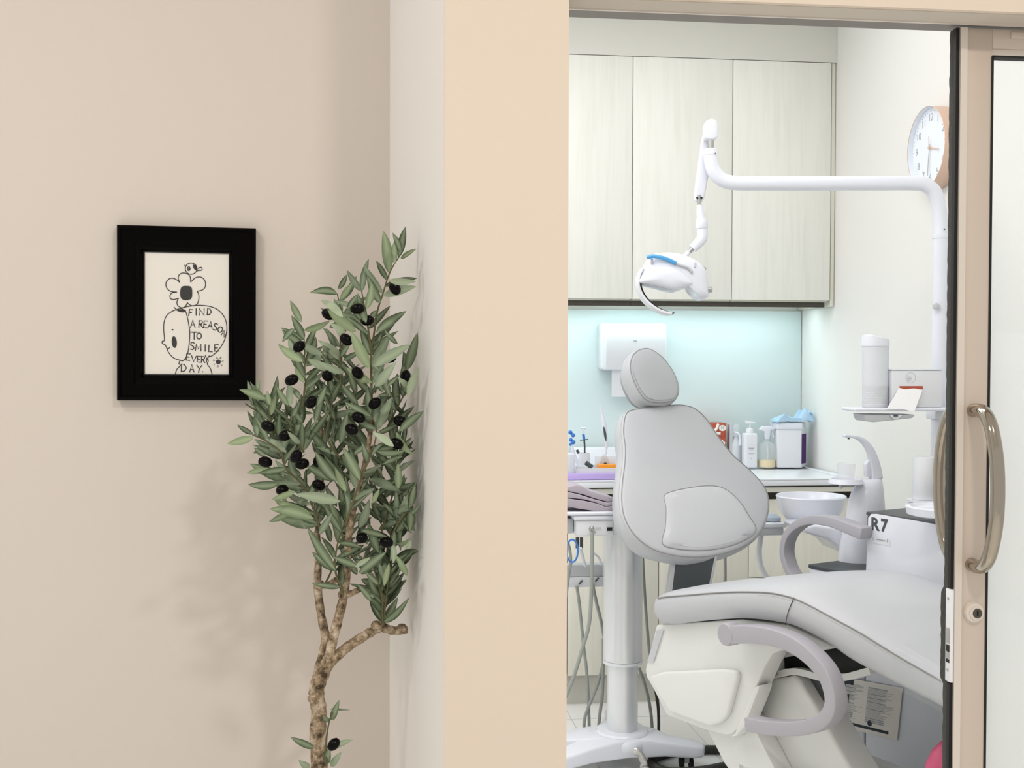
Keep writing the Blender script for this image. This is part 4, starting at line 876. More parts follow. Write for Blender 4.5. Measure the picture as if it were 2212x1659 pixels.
facequad(ff, M['white'], 'side_panel', .004, .001)
o_ = SP(1898, 1136, .62)-WX*.0052
textmesh('R', .052, frame4(SP(1892, 1133, .62)-WX*.0046, AX, ZX), .0004, bold=.0016).build('lettering', M['dtrim'], unit)
textmesh('7', .052, frame4(SP(1912, 1136, .62)-WX*.0046, AX, ZX), .0004, bold=.0016).build('lettering', M['dtrim'], unit)
b = MB(); b.prism([SP(x, y, .6155) for x, y in [(1879, 1158), (1923, 1166), (1923, 1180), (1879, 1172)]], -WX*.0003); b.build('name_sticker', M['whitem'], unit)
b = MB(); b.prism([SP(x, y, .6150) for x, y in [(1893, 1163.5), (1913, 1167.5), (1913, 1170), (1893, 1166)]], -WX*.0003); b.prism([SP(x, y, .6150) for x, y in [(1916, 1164), (1918, 1164.3), (1918, 1172), (1916, 1171.8)]], -WX*.0003)
b.lathe(SP(1886, 1164.5, .6150), [(.003, 0), (.0042, 0), (.0042, .0003), (.003, .0003), (.003, 0)], 16, axis=-WX); b.build('sticker_print', M['lbl'], unit)
# low rear section
h0 = UP_(1745, 1232); zl = h0.z+.02; hA = Vector((h0.x, h0.y, 0)); 
poly(.04, zl-.012, [hA+WX*.004, gA+WX*.004, gA+WX*.30, hA+WX*.20]).build('low_cabinet', M['white'], unit, bevel=.006, seg=3)
poly(zl-.012, zl, [hA, gA, gA+WX*.30, hA+WX*.20]).build('low_cabinet_top', M['dtrim'], unit, bevel=.004, seg=3)
# leaflet on the unit side
def lf(u, v_, lift=0):   # u,v in 0..1 over the sheet
    a, b_, c_, d_ = SP(1795, 1458, .612), SP(1950, 1486, .612), SP(1938, 1600, .612), SP(1783, 1560, .612)
    p = a.lerp(b_, u).lerp(d_.lerp(c_, u), v_); return p-WX*lift
sheet = thing('notice_sheet', 'printed notice sheet in a clear sleeve hanging on the dental unit side', 'leaflet', lf(.5, 1))
MB().prism([lf(0, 0), lf(1, 0), lf(1, 1), lf(0, 1)], -WX*.001).build('paper', M['paper'], sheet)
b = MB()
def ln(u0, v0, u1, h, bb=None): (bb or b).prism([lf(u0, v0, .0014), lf(u1, v0, .0014), lf(u1, v0+h, .0014), lf(u0, v0+h, .0014)], -WX*.0002)
random.seed(5)
for col0, col1 in ((.08, .5), (.55, .92)):
    vv_ = .10
    while vv_ < .80:
        if random.random() < .18: ln(col0, vv_, col0+(col1-col0)*.7, .022); vv_ += .035
        else: ln(col0, vv_, col0+(col1-col0)*random.uniform(.5, 1), .007); vv_ += .021
b.build('printed_lines', M['lbl'], sheet)
b = MB(); ln(.05, .87, .88, .055, b); ln(.2, .02, .34, .1, b); ln(.17, .32, .3, .16, b); b.lathe(lf(.62, .80, .0014), [(.009, 0), (.009, .0003)], 16, axis=-WX); b.build('printed_band', M['teal'], sheet)
# spittoon
cb = P(1752, 1072, 4.02); RZb = cb.z
R = .116
MB().lathe((cb.x, 4.02, RZb), [(r_*1.04, h_*1.02) for r_, h_ in [(.02, -.098), (.05, -.094), (.085, -.075), (.105, -.045), (.113, -.012), (.116, 0), (.113, .004), (.108, 0), (.10, -.035), (.075, -.066), (.03, -.08), (.001, -.082)]], 48).build('spittoon_bowl', M['white'], unit, ang=50)
MB().lathe((cb.x, 4.02, RZb-.116), [(.022, 0), (.024, .02)], 24).build('bowl_socket', M['whitem'], unit)
# bowl arm / neck under it
q = [P(x, y, 3.80) for x, y in [(1735, 1140), (1760, 1134), (1878, 1150), (1878, 1196), (1826, 1198), (1810, 1180), (1790, 1166), (1740, 1152)]]
b = MB(); b.prism(q, (0, .20, 0)); b.build('bowl_arm', M['white'], unit, bevel=.008, seg=3)
c = P(1850, 1200, 3.76); MB().lathe((c.x, 3.80, zl), [(.035, 0), (.037, .004), (.037, c.z-zl+.02), (.034, c.z-zl+.024)], 32).build('arm_pivot', M['whitem'], unit)
# water column: tapered loft
def sec(y, xl, xr, Y=3.76): a = P(xl, y, Y); z_ = P(xr, y, Y); return (a.x+z_.x)/2, (z_.x-a.x)/2, a.z
rows = []
for y, xl, xr in [(1034, 1872, 1904), (1040, 1856, 1905), (1055, 1844, 1907), (1080, 1834, 1909), (1110, 1829, 1911), (1140, 1824, 1912), (1175, 1816, 1913), (1215, 1812, 1914)]:
    cx, hw, z_ = sec(y, xl, xr); rows.append([(cx+hw*cos(a), 3.76+hw*.75*sin(a), z_) for a in [k*2*pi/32 for k in range(32)]])
v = [p for r in rows for p in r]; MB().add(v, [[i*32+k, i*32+(k+1) % 32, (i+1)*32+(k+1) % 32, (i+1)*32+k] for i in range(len(rows)-1) for k in range(32)]+[list(range(32))]).build('water_column', M['white'], unit, ang=60)
q = cat([P(x, y, 3.76) for x, y in [(1893, 1034), (1890, 1010), (1884, 985), (1874, 963), (1858, 948), (1840, 943), (1822, 941)]], n=6); n_ = len(q)
MB().strip(q, (0, 1, 0), [.034-.012*i/n_ for i in range(n_)], [.036-.026*min(1, i/(n_*.75)) for i in range(n_)]).build('cup_filler_spout', M['white'], unit, bevel=.003)
b = MB(); b.prism([P(x, y, 3.755) for x, y in [(1872, 1030), (1871, 1003), (1878, 994), (1886, 1000), (1890, 1030)]], (0, .025, 0)); b.build('spout_block', M['white'], unit, bevel=.003)
c = P(1833, 946, 3.76); MB().lathe(c-ZX*.004, [(.0035, 0), (.0035, .006)], 12).build('nozzle', M['dtrim'], unit)
c = P(1830, 1036, 3.73); MB().lathe((c.x, 3.74, P(1830, 1046, 3.74).z), [(.050, 0), (.058, .004), (.052, .018), (.045, .018), (.043, .012), (.001, .012)], 36).build('cup_plate', M['white'], unit)
c2_ = P(1816, 1052, 3.72); MB().lathe(c2_-ZX*.006, [(.003, 0), (.006, .004), (.007, .02)], 12).build('plate_nozzle', M['white'], unit)
cupc = Vector((c.x-.002, 3.735, P(1830, 1046, 3.74).z+.0125))
tag(MB().lathe(cupc, [(.024, 0), (.0245, .001), (.031, .052), (.031, .056), (.0295, .056), (.0235, .002), (.001, .002)], 32).build('drinking_cup', M['clear']), 'clear plastic cup on the plate under the water spout', 'cup')
# assistant tray (left of bowl)
t = thing('assistant_tray', 'small white side tray carrying a grey blue cloth, between backrest and bowl', 'tray', P(1675, 1150, 4.2))
a_, z_ = P(1600, 1130, 4.14), P(1700, 1130, 4.14)
bx(a_.x, z_.x, 4.14, 4.32, P(1680, 1140, 4.14).z, P(1680, 1131, 4.14).z).build('tray_top', M['whitem'], t, bevel=.003)
bx(a_.x, z_.x-.01, 4.145, 4.31, P(1680, 1157, 4.14).z, P(1680, 1140, 4.14).z-.0005).build('tray_body', M['greyp'], t, bevel=.003)
q = cat([P(x, y, 4.22) for x, y in [(1644, 1157), (1640, 1190), (1643, 1220), (1655, 1245), (1668, 1262)]]); MB().tube([Vector(p) for p in q]+[Vector((q[-1].x+.02, 4.22, .3)), Vector((q[-1].x+.02, 4.22, 0))], .010, 12).build('tray_stem', M['whitem'], t)
c = P(1668, 1117, 4.20); tag(MB().lathe((c.x, 4.20, P(1680, 1131, 4.14).z+.0005), [(.02, 0), (.032, .003), (.03, .015), (.015, .026), (.001, .028)], 20).build('folded_cloth', mat('grey_blue_cloth', 'AFBAC8', .9), at=None), 'grey blue cloth bundle on the small side tray', 'cloth')
# round tray and canister at the right
c = P(2045, 1097, 3.16); tz = P(2000, 1115, 3.1).z
MB().lathe((c.x-.0, 3.18, tz-.01), [(.085, 0), (.098, .004), (.102, .024), (.098, .026), (.088, .026), (.084, .018), (.001, .018)], 48).build('round_tray', M['white'], unit)
ry = 3.44; c = P(1992, 1075, ry); zt2 = zt
MB().lathe((c.x+.005, ry, zt), [(.045, 0), (.048, .003), (.048, .012), (.043, .014), (.043, .034), (.048, .036), (.048, .042), (.001, .042)], 36).build('canister_base', M['white'], unit)
hh_ = P(1990, 987, ry).z-(zt+.042)
can = MB().lathe((c.x+.003, ry, zt+.0425), [(.031, 0), (.032, .002), (.032, hh_-.002), (.031, hh_), (.001, hh_)], 36).build('white_canister', M['whitem'])
tag(can, 'plain white cylindrical canister on the dental unit top, beside the post', 'canister')

# ============================================================ DENTAL LIGHT with post
YPo = 3.55; pc = P(2031, 700, YPo)
lamp = thing('dental_light', 'white dental operating light on a long horizontal arm and post', 'dental light', (pc.x, YPo, zt))
xp = pc.x; ye = .02
zpt = P(2031, 512, YPo).z
MB().tube([(xp, YPo, zt+.0005), (xp, YPo, zpt)], .0245, 28).build('post', M['white'], lamp)
MB().lathe((xp, YPo, zpt-.006), [(.0245, 0), (.0262, .002), (.0262, .012), (.0245, .014)], 28).build('post_ring', M['white'], lamp)
def LY(x, y): # arm keeps a constant distance from the camera
    return PL(x, y, Vector((xp, YPo, 1.5)), FW)
q = [Vector((xp, YPo, zpt)), LY(2031, 480), LY(2028, 445), LY(2018, 415), LY(2000, 400), LY(1975, 396), LY(1900, 396), LY(1750, 396), LY(1640, 396), LY(1590, 395.5), LY(1563, 390), LY(1545, 374), LY(1537, 352), LY(1535, 325)]
MB().tube(cat(q, n=8), .0225, 28).build('horizontal_arm', M['white'], lamp)
MB().lathe(LY(1535, 333), [(.0232, -.004), (.0232, .006), (.019, .016), (.008, .019)], 28).build('arm_cap', M['white'], lamp)
MB().tube([LY(1535, 325), LY(1535.5, 292)], .0098, 18).build('swivel_pin', M['steel'], lamp)
MB().tube([LY(1535, 345)-FW*.021-RT*.0-UP*.0, LY(1541, 345)-FW*.0225], .0001, 4) 
MB().lathe(LY(1543, 334)-FW*.0215, [(.002, 0), (.002, .003), (.001, .003)], 12, axis=-FW).build('grub_screw', M['black'], lamp)
MB().lathe(P(2040, 495, YPo-.0235), [(.002, 0), (.002, .003), (.001, .003)], 12, axis=(0, -1, 0)).build('grub_screw', M['black'], lamp)
MB().lathe(P(2022, 662, YPo-.0215), [(.0105, 0), (.0105, .006), (.009, .007), (.001, .007)], 24, axis=(-.35, -1, 0)).build('knob', M['greyp'], lamp)
# knuckle + drop arm (behind the elbow)
bk = FW*.03
def LB(x, y, d=0): return LY(x, y)+FW*d
b = MB(); b.prism([LB(x, y, -.012) for x, y in [(1521, 300), (1521, 270), (1526, 260), (1536, 257), (1546, 260), (1550, 270), (1550, 298), (1540, 303), (1530, 303)]], FW*.05); b.build('knuckle', M['white'], lamp, bevel=.006, seg=3)
b = MB(); b.prism([LB(x, y, .026) for x, y in [(1522, 285), (1549, 285), (1540, 340), (1530, 400), (1524, 427), (1519, 434), (1503, 432), (1502, 420), (1510, 360), (1517, 310)]], FW*.022); b.build('drop_arm', M['white'], lamp, bevel=.007, seg=4)
MB().tube([LB(1513, 418, .03), LB(1514, 444, .03)], .0068, 14).build('swivel_pin', M['steel'], lamp)
b = MB(); b.prism([LB(x, y, .024) for x, y in [(1506, 423), (1521, 423), (1519, 428), (1508, 428)]], FW*.001); b.build('joint_slot', M['black'], lamp)
pts = [LB(x, y, .02) for x, y in [(1514, 441), (1514.5, 452), (1516, 468), (1517.5, 478)]]
MB().tube(pts, [.0098, .0108, .0128, .0168], 24).build('neck_cone', M['white'], lamp, ang=60)
MB().tube([LB(1517.5, 474, .02), LB(1518.5, 492, .02)], .0185, 28).build('neck_collar', M['white'], lamp, bevel=.001)
b = MB(); b.tube([LB(x, y, .02) for x, y in [(1519, 491), (1520, 505), (1519, 513), (1514, 520), (1507, 527), (1498, 536)]], [.0166, .0165, .0168, .0165, .0162, .0140], 24); b.build('neck_elbow', M['white'], lamp, ang=60)
MB().tube([LB(1502, 532, .02), LB(1490, 543, .02)], .0072, 16).build('neck_pin', M['steel'], lamp)
MB().tube([LB(1490, 543, .02), LB(1476, 557, .02)], .0078, 16).build('neck_sleeve', M['white'], lamp)
# lamp head (traced outline, real depth)
def HC(x, y): return (1340+x/9.218, 520+y/9.218)
body = [(355, 800), (380, 680), (430, 560), (500, 430), (560, 340), (650, 275), (780, 248), (950, 240), (1100, 252), (1250, 290), (1400, 345), (1560, 440), (1660, 540), (1715, 680), (1735, 830), (1745, 1000), (1740, 1130), (1590, 1180), (1500, 1080), (1480, 1020), (1400, 905), (1250, 960), (1080, 1010), (950, 1000), (750, 950), (550, 900), (370, 870)]
q = resamp(cat([LB(*HC(x, y), -.03) for x, y in body], True, 5), 110)
c = sum(q, Vector())/110
rings = [(.70, .115), (.90, .110), (.985, .09), (1, .06), (1, .03), (.985, .012), (.95, .002), (.86, -.008), (.7, -.014), (.45, -.018), (.2, -.019)]
v = []
for s1, h in rings: v += [c+(p-c)*s1+FW*h for p in q]
MB().add(v, [[i*110+k, i*110+(k+1) % 110, (i+1)*110+(k+1) % 110, (i+1)*110+k] for i in range(len(rings)-1) for k in range(110)]+[list(range(110))[::-1], list(range((len(rings)-1)*110, len(rings)*110))]).build('lamp_head', M['white'], lamp, ang=60)
# raised front blister
bl_ = [(365, 850), (380, 760), (450, 660), (560, 590), (750, 540), (950, 545), (1120, 600), (1260, 690), (1360, 800), (1400, 890), (1250, 940), (1060, 985), (950, 975), (750, 925), (550, 880)]
q = resamp(cat([LB(*HC(x, y), -.046) for x, y in bl_], True, 5), 80); c = sum(q, Vector())/80; v = []
rg = [(1.0, .02), (1, .002), (.985, -.003), (.94, -.007), (.8, -.012), (.5, -.017), (.2, -.018)]
for s1, h in rg: v += [c+(p-c)*s1+FW*h for p in q]
MB().add(v, [[i*80+k, i*80+(k+1) % 80, (i+1)*80+(k+1) % 80, (i+1)*80+k] for i in range(len(rg)-1) for k in range(80)]+[list(range(80))[::-1], list(range((len(rg)-1)*80, len(rg)*80))]).build('lamp_visor', M['white'], lamp, ang=60)
hk = [(430, 560), (365, 700), (345, 830), (360, 950), (420, 1090), (520, 1220), (640, 1320), (780, 1400), (900, 1440), (1010, 1460)]
q = cat([LB(*HC(x, y), .01) for x, y in hk], n=6); n_ = len(q)
MB().strip(q, FW, .085, [.0072]*n_).build('lamp_shield', M['whitem'], lamp, bevel=.002)
q2 = cat([LB(*HC(x+48, y-12), .012) for x, y in hk[2:]], n=6)
MB().strip(q2, FW, .07, [.0035]*len(q2)).build('shield_lining', M['black'], lamp)
hh = cat([LB(*HC(x, y), -.052) for x, y in [(490, 375), (600, 345), (760, 365), (900, 410), (1000, 455), (1070, 490)]], n=6)
MB().tube(hh, [.004]+[.0062]*(len(hh)-2)+[.004], 12).build('handle_sleeve', M['ltblue'], lamp)
hg = cat([LB(*HC(x, y), -.052) for x, y in [(1060, 482), (1180, 525), (1290, 560), (1345, 605), (1390, 685)]], n=6)
MB().tube(hg, [.0042]*(len(hg)-3)+[.003, .002, .001], 10).build('handle', M['greyp'], lamp)
MB().tube([LB(*HC(590, 400), -.05), LB(*HC(600, 480), -.04)], .004, 10).build('handle_mount', M['greyp'], lamp)
a_, z_ = LB(*HC(1710, 985), -.01), LB(*HC(1810, 975), -.016)
MB().tube([a_, z_], .0088, 20).build('control_knob', M['steel'], lamp)
a_, z_ = LB(*HC(1640, 520), .01), LB(*HC(1695, 570), .005)
MB().tube([a_, z_], .006, 16).build('control_knob', M['steel'], lamp)
MB().tube([LB(*HC(1450, 460), -.046), LB(*HC(1440, 555), -.046)], [.0035, .003], 10).build('vent_slot', M['greyp'], lamp)

# ---- shelf on the post with its things
ys = 3.47
z_s = P(1900, 886, ys-.06).z
sh_ = thing('accessory_shelf', 'white plastic shelf clamped to the light post, holding cups and tissues', 'shelf', (xp-.1, YPo, z_s-.03))
xa, xb = P(1848, 886, ys-.06).x, xp+.06
b = MB().box(xa, xb, ys-.058, ys+.05, z_s-.004, z_s+.006); b.build('shelf_plate', M['white'], sh_, bevel=.004, seg=3)
b = MB(); b.prism([P(x, y, ys-.05) for x, y in [(1864, 895), (1978, 896), (1972, 903), (1930, 908), (1888, 912), (1870, 910)]], (0, .08, 0)); b.build('underside_tray', M['greyp'], sh_, bevel=.004)
b = MB(); b.prism([P(x, y, ys-.056) for x, y in [(1922, 896), (1950, 896), (1938, 906), (1932, 906)]], (0, .006, 0)); b.build('clip', M['white'], sh_)
bx(P(1931, 896, ys-.06).x, P(1940, 896, ys-.06).x, ys-.06, ys-.058, P(1935, 900, ys-.06).z, P(1935, 896, ys-.06).z).build('clip_window', M['dtrim'], sh_)
MB().box(xp-.03, xp+.03, ys+.045, YPo+.03, z_s-.035, z_s-.004).build('clamp', M['whitem'], sh_, bevel=.004)
zs_ = z_s+.0065
cx = P(1891, 800, ys).x; rr = (P(1918, 800, ys).x-P(1864, 800, ys).x)/2; zt_ = P(1894, 742, ys).z
t = thing('cup_dispenser', 'tall translucent cup dispenser tube with slanted white lid on the shelf', 'dispenser', (cx, ys, zs_))
MB().lathe((cx, ys, zs_), [(rr*.94, 0), (rr*.95, .003), (rr, zt_-zs_)], 36).build('tube', M['milky'], t)
b = MB()
for k in range(9): b.lathe((cx, ys, zs_+.008+k*.007), [(rr*.95, 0), (rr*.965, .0008), (rr*.95, .0016)], 36)
b.build('cup_rims', M['whitem'], t)
rows = []
for fr, sc_ in ((0, 1.0), (.0, 1.03), (.55, 1.03), (1, 1.0), (1.08, .75), (1.12, .3)):
    rows.append([(cx+rr*sc_*cos(a), ys+rr*sc_*sin(a), zt_-.008+fr*(.026+.012*(-cos(a))*(.5 if fr < 1 else .6)+.0)) for a in [k*2*pi/36 for k in range(36)]])
MB().add([p for r in rows for p in r], [[i*36+k, i*36+(k+1) % 36, (i+1)*36+(k+1) % 36, (i+1)*36+k] for i in range(5) for k in range(36)]+[list(range(36))[::-1], list(range(180, 216))]).build('lid', M['white'], t, ang=40)
x0, x1 = P(1928, 840, ys-.045).x, P(2015, 840, ys-.045).x; zt3 = P(1960, 797, ys-.045).z
t = thing('tissue_box', 'white tissue box with round logo and a tissue pulled out of the front slot', 'tissue box', ((x0+x1)/2, ys, zs_))
bx(x0, min(x1+.03, xp-.03), ys-.045, ys+.04, zs_, zt3-.004).build('box_body', M['whitem'], t, bevel=.003)
bx(x0-.002, min(x1+.033, xp-.027), ys-.047, ys+.042, zt3-.0035, zt3).build('box_lid', M['white'], t, bevel=.0015)
c = P(1967, 816, ys-.045)
MB().lathe(c, [(.0150, 0), (.0158, 0), (.0158, .0004), (.0150, .0004), (.0150, 0)], 36, axis=(0, -1, 0)).build('logo_ring', M['lbl'], t)
b = MB()
for k, w_ in enumerate((.006, .009, .009, .007)): b.box(c.x-.011, c.x-.011+w_*1.7, c.y-.0006, c.y, c.z+.005-k*.0042, c.z+.0062-k*.0042)
b.build('logo_print', M['lbl'], t)
a_, z_ = P(1943, 834, ys-.045), P(1993, 841, ys-.045)
bx(a_.x, z_.x, ys-.0464, ys-.0452, z_.z, a_.z).build('slot', M['red'], t)
q = [P(x, y, ys-.0485-.016*(y-838)/52) for x, y in [(1943, 838), (1955, 841), (1975, 839), (1993, 842), (1983, 868), (1975, 890), (1950, 884), (1916, 883), (1930, 862)]]
b = MB(); b.prism(q, (0, .003, 0)); b.build('tissue', mat('tissue_paper', 'FFFFFF', .9), t)

# ============================================================ WALL CLOCK on the right wall
cc = PXW(2000, 319, Xw-.058); ccl = thing('wall_clock', 'round wall clock with copper rim on the right wall above the light arm', 'clock', cc)
e1 = PXW(2000, 231, Xw-.058); RC = (e1-cc).length
cw = Vector((Xw-.001, cc.y, cc.z)); L_ = .058
MB().lathe(cw, [(RC*.99, .001), (RC, .004), (RC, L_), (RC*.99, L_+.001), (RC*.988, L_-.001), (RC*.989, .004), (RC*.99, .001)], 64, axis=(-1, 0, 0)).build('rim', M['copper'], ccl, ang=30)
MB().lathe(cw, [(RC*.987, L_-.001), (RC*.98, .039), (RC*.98, .030), (RC*.987, .030), (RC*.987, L_-.001)], 64, axis=(-1, 0, 0)).build('inner_rim', M['face'], ccl)
MB().lathe(cw, [(RC*.978, .001), (RC*.978, .040), (.001, .040)], 64, axis=(-1, 0, 0)).build('dial', M['face'], ccl)
fx = Xw-.001-.0408; du = Vector((0, -1, 0))
for h in range(12):
    n_ = h if h else 12; an = radians(30*h); r_ = RC*.74; p = Vector((fx, cc.y, cc.z))+du*sin(an)*r_+ZX*cos(an)*r_
    textmesh(str(n_), RC*.26, frame4(p, du, ZX), .0002, bold=-.0006).build('numeral', M['lbl'], ccl)
b = MB()
for k in range(60):
    an = radians(6*k); p0 = Vector((fx, cc.y, cc.z))+(du*sin(an)+ZX*cos(an))*RC*.885; p1 = Vector((fx, cc.y, cc.z))+(du*sin(an)+ZX*cos(an))*RC*.92; b.tube([p0, p1], .0005 if k % 5 else .001, 4)
b.build('minute_marks', M['lbl'], ccl)
def hand(ang, L, w, off, m, tail=.15):
    an = radians(ang); d_ = du*sin(an)+ZX*cos(an); o0 = Vector((fx-off, cc.y, cc.z)); MB().strip([o0-d_*L*tail, o0+d_*L], d_.cross(Vector((1, 0, 0))), w, .001).build('clock_hand', m, ccl)
hand(103, RC*.46, .004, .003, M['copper']); hand(187, RC*.68, .003, .0045, M['steel']); hand(356, RC*.28, .0015, .006, M['copper'])
MB().lathe((fx, cc.y, cc.z), [(.005, 0), (.005, .008), (.001, .008)], 16, axis=(-1, 0, 0)).build('hand_hub', M['copper'], ccl)

# ============================================================ INSTRUMENT CART
cY = 3.90; colc = P(1345, 1400, cY); CX = colc.x
cart = thing('instrument_cart', 'white instrument cart on a silver telescopic column left of the chair', 'cart', (CX, cY, 0))
rU = (P(1386, 1300, cY).x-P(1303, 1300, cY).x)/2; rL = (P(1376, 1500, cY).x-P(1311, 1500, cY).x)/2
zj = P(1345, 1440, cY-rU).z; yf_ = cY-.11; ztop_ = P(1280, 1160, yf_).z; BZ = P(1345, 1592, cY-.085).z
MB().lathe((CX, cY, 0), [(rL, BZ-.01), (rL, zj+.02)], 40).build('lower_column', M['colm'], cart)
MB().lathe((CX, cY, 0), [(rU*.9, zj+.004), (rU, zj+.008), (rU, ztop_)], 40).build('upper_column', M['colm'], cart)
MB().lathe((CX, cY, zj-.004), [(rL*1.02, 0), (rU*1.01, .001), (rU*1.01, .010), (rL*1.02, .012)], 40).build('column_ring', M['whitem'], cart)
MB().lathe((CX, cY, 0), [(.085, BZ-.012), (.088, BZ-.008), (.082, BZ-.001), (rL*1.1, BZ+.001)], 40).build('column_flange', M['white'], cart)
# five-footed base (hub + tapered arms), one casting
b = MB(); b.lathe((CX, cY, 0), [(.085, .05), (.10, .052), (.112, .075), (.110, BZ-.02), (.098, BZ-.009)], 40)
arms = [(CX+.36, 3.83), (CX+.02, cY+.36), (CX-.40, 3.80), (CX-.24, cY-.23), (CX+.06, cY-.30)]
ar1 = PZ(1522, 1606, BZ-.03); arms = [(ar1.x, ar1.y), (CX+.05, cY+.36), (CX-.40, cY+.04), (CX-.27, cY-.16)]
def armhex(ax_, ay_, b):
    d_ = Vector((ax_-CX, ay_-cY, 0)); L = d_.length; d_.normalize(); s_ = Vector((-d_.y, d_.x, 0)); o = Vector((CX, cY, 0))
    secs = [(.03, .10, .052, BZ-.008), (.10, .075, .050, BZ-.010), (L*.55, .050, .048, BZ-.022), (L*.9, .042, .046, BZ-.032), (L, .028, .048, BZ-.036)]
    v = []
    for t_, hw, z0, z1 in secs: v += [o+d_*t_-s_*hw+ZX*z0, o+d_*t_+s_*hw+ZX*z0, o+d_*t_+s_*hw*.92+ZX*z1, o+d_*t_-s_*hw*.92+ZX*z1]
    b.add(v, [[i*4+k, i*4+(k+1) % 4, (i+1)*4+(k+1) % 4, (i+1)*4+k] for i in range(4) for k in range(4)]+[[3, 2, 1, 0], [16, 17, 18, 19]])
for a_ in arms: armhex(*a_, b)
b.build('base', M['white'], cart, bevel=.008, seg=3)
for (ax_, ay_) in arms:
    d_ = Vector((ax_-CX, ay_-cY, 0)); L = d_.length; d_.normalize(); p = Vector((CX, cY, 0))+d_*(L-.06)
    k = MB(); k.tube([p+ZX*.05, p+ZX*.02], .010, 12); k.box(p.x-.008, p.x+.008, p.y-.012, p.y+.012, .02, .04); cs = k.build('caster', M['greyp'], cart)
    for s_ in (-1, 1): MB().lathe(p+Vector((s_*.011, 0, .0225)), [(.010, 0), (.0225, 0), (.0225, .009), (.015, .011), (.001, .011)], 24, axis=(s_, 0, 0)).build('wheel', M['black'], cs)
# table head
zt4 = P(1260, 1110, yf_).z
xl_ = .55; xr_ = P(1342, 1130, yf_).x
MB().box(xl_, xr_, yf_, cY+.16, zt4-.006, zt4+.006).build('table_top', M['white'], cart, bevel=.005, seg=3)
MB().box(P(1240, 1120, yf_).x, xr_-.01, yf_+.004, cY+.15, zt4-.022, zt4-.0065).build('table_edge', M['white'], cart, bevel=.006, seg=3)
MB().box(P(1246, 1140, yf_).x, xr_-.02, yf_+.012, cY+.14, ztop_, zt4-.0225).build('control_housing', M['whitem'], cart, bevel=.006, seg=3)
MB().box(xl_, P(1245, 1140, yf_).x, yf_+.05, cY+.13, ztop_+.005, zt4-.0225).build('side_housing', M['greyp'], cart, bevel=.004)
a_ = P(1278, 1142, yf_+.011); MB().lathe((a_.x, yf_+.0115, a_.z), [(.009, 0), (.008, .008), (.003, .010), (.003, .014)], 16, axis=(0, -1, 0)).build('valve_knob', M['steel'], cart)
MB().tube([a_+Vector((.002, -.01, 0)), a_+Vector((.010, -.013, -.012))], .0025, 8).build('valve_lever', M['steel'], cart)
bx(a_.x+.015, a_.x+.03, yf_+.010, yf_+.012, a_.z-.003, a_.z+.004).build('valve_label', M['greyp'], cart)
a_ = P(1317, 1143, yf_+.01); bx(a_.x-.0085, a_.x+.0085, yf_+.009, yf_+.0125, a_.z-.0055, a_.z+.0055).build('switch', M['black'], cart)
# holder bar behind
yh = 4.10
a_, z_ = P(1200, 1232, yh), P(1345, 1232, yh)
b = MB(); b.box(a_.x, z_.x, yh, yh+.05, P(1260, 1246, yh).z, P(1260, 1220, yh).z); b.box(CX-.03, CX+.03, cY+.03, yh+.01, P(1260, 1246, yh).z, P(1260, 1222, yh).z); b.build('holder_bar', M['greyp'], cart, bevel=.004)
b = MB(); b.box(a_.x, z_.x-.01, yh-.005, yh+.01, P(1260, 1268, yh).z, P(1260, 1246.5, yh).z); b.build('connector_plate', M['whitem'], cart, bevel=.003)
for x_, y_ in ((1251, 1262), (1286, 1256)):
    MB().tube([P(x_, y_, yh-.008), P(x_+7, y_-8, yh-.012)], .003, 8).build('connector_lever', M['dtrim'], cart)
for x_ in (1247, 1256):
    MB().tube([P(x_, 1161, 3.84), P(x_, 1184, 3.84)], .0055, 10).build('plug', M['dtrim'], cart)
def hose(pix, Y0, Y1, r, m, name='hose', parent=None):
    n = len(pix); q = cat([P(x, y, Y0+(Y1-Y0)*i/(n-1)) for i, (x, y) in enumerate(pix)], n=8); return MB().tube(q, r, 10).build(name, m, parent if parent is not None else cart)
hose([(1279, 1150), (1279, 1200), (1277, 1290), (1272, 1350), (1258, 1400), (1238, 1465), (1215, 1520)], 3.78, 3.74, .0062, M['hose'])
hose([(1246, 1266), (1252, 1310), (1260, 1390), (1268, 1460), (1272, 1540), (1273, 1600)], 4.085, 4.08, .0055, M['hose'])
hose([(1280, 1262), (1288, 1300), (1300, 1350), (1308, 1400), (1304, 1430), (1290, 1480), (1270, 1530), (1262, 1560), (1262, 1620)], 4.085, 4.06, .0058, M['hose'])
hose([(1303, 1380), (1303, 1440), (1301, 1500), (1295, 1550), (1290, 1610)], 4.05, 4.07, .0058, M['hose'])
hose([(1388, 1200), (1392, 1270), (1396, 1330), (1402, 1400), (1408, 1450)], 4.05, 4.05, .0052, M['hose'])
hose([(1380, 1442), (1392, 1475), (1402, 1515), (1408, 1560), (1410, 1620)], 4.08, 4.08, .0055, M['hose'])
hose([(1414, 1480), (1421, 1520), (1423, 1560), (1422, 1615)], 4.05, 4.1, .0055, M['hosed'])
hose([(1254, 1184), (1258, 1200), (1264, 1222)], 3.80, 3.9, .005, M['milky'])
hose([(1226, 1170), (1231, 1190), (1233, 1215), (1229, 1240), (1222, 1290)], 3.85, 3.85, .005, M['hose'])
hose([(1284, 1196), (1294, 1206), (1299, 1220)], 4.05, 4.08, .004, M['milky'])
c = P(1236, 1190, 3.79); q = [c+Vector((cos(a)*.0185, .002*sin(a), sin(a)*.036)) for a in [k*2*pi/32 for k in range(32)]]
MB().tube(q, .003, 8, closed=True).build('blue_cord_ring', M['blue'], cart)
hose([(1566, 1200), (1566, 1258), (1562, 1300)], 4.3, 4.3, .006, M['hose'], 'suction_hose', unit)
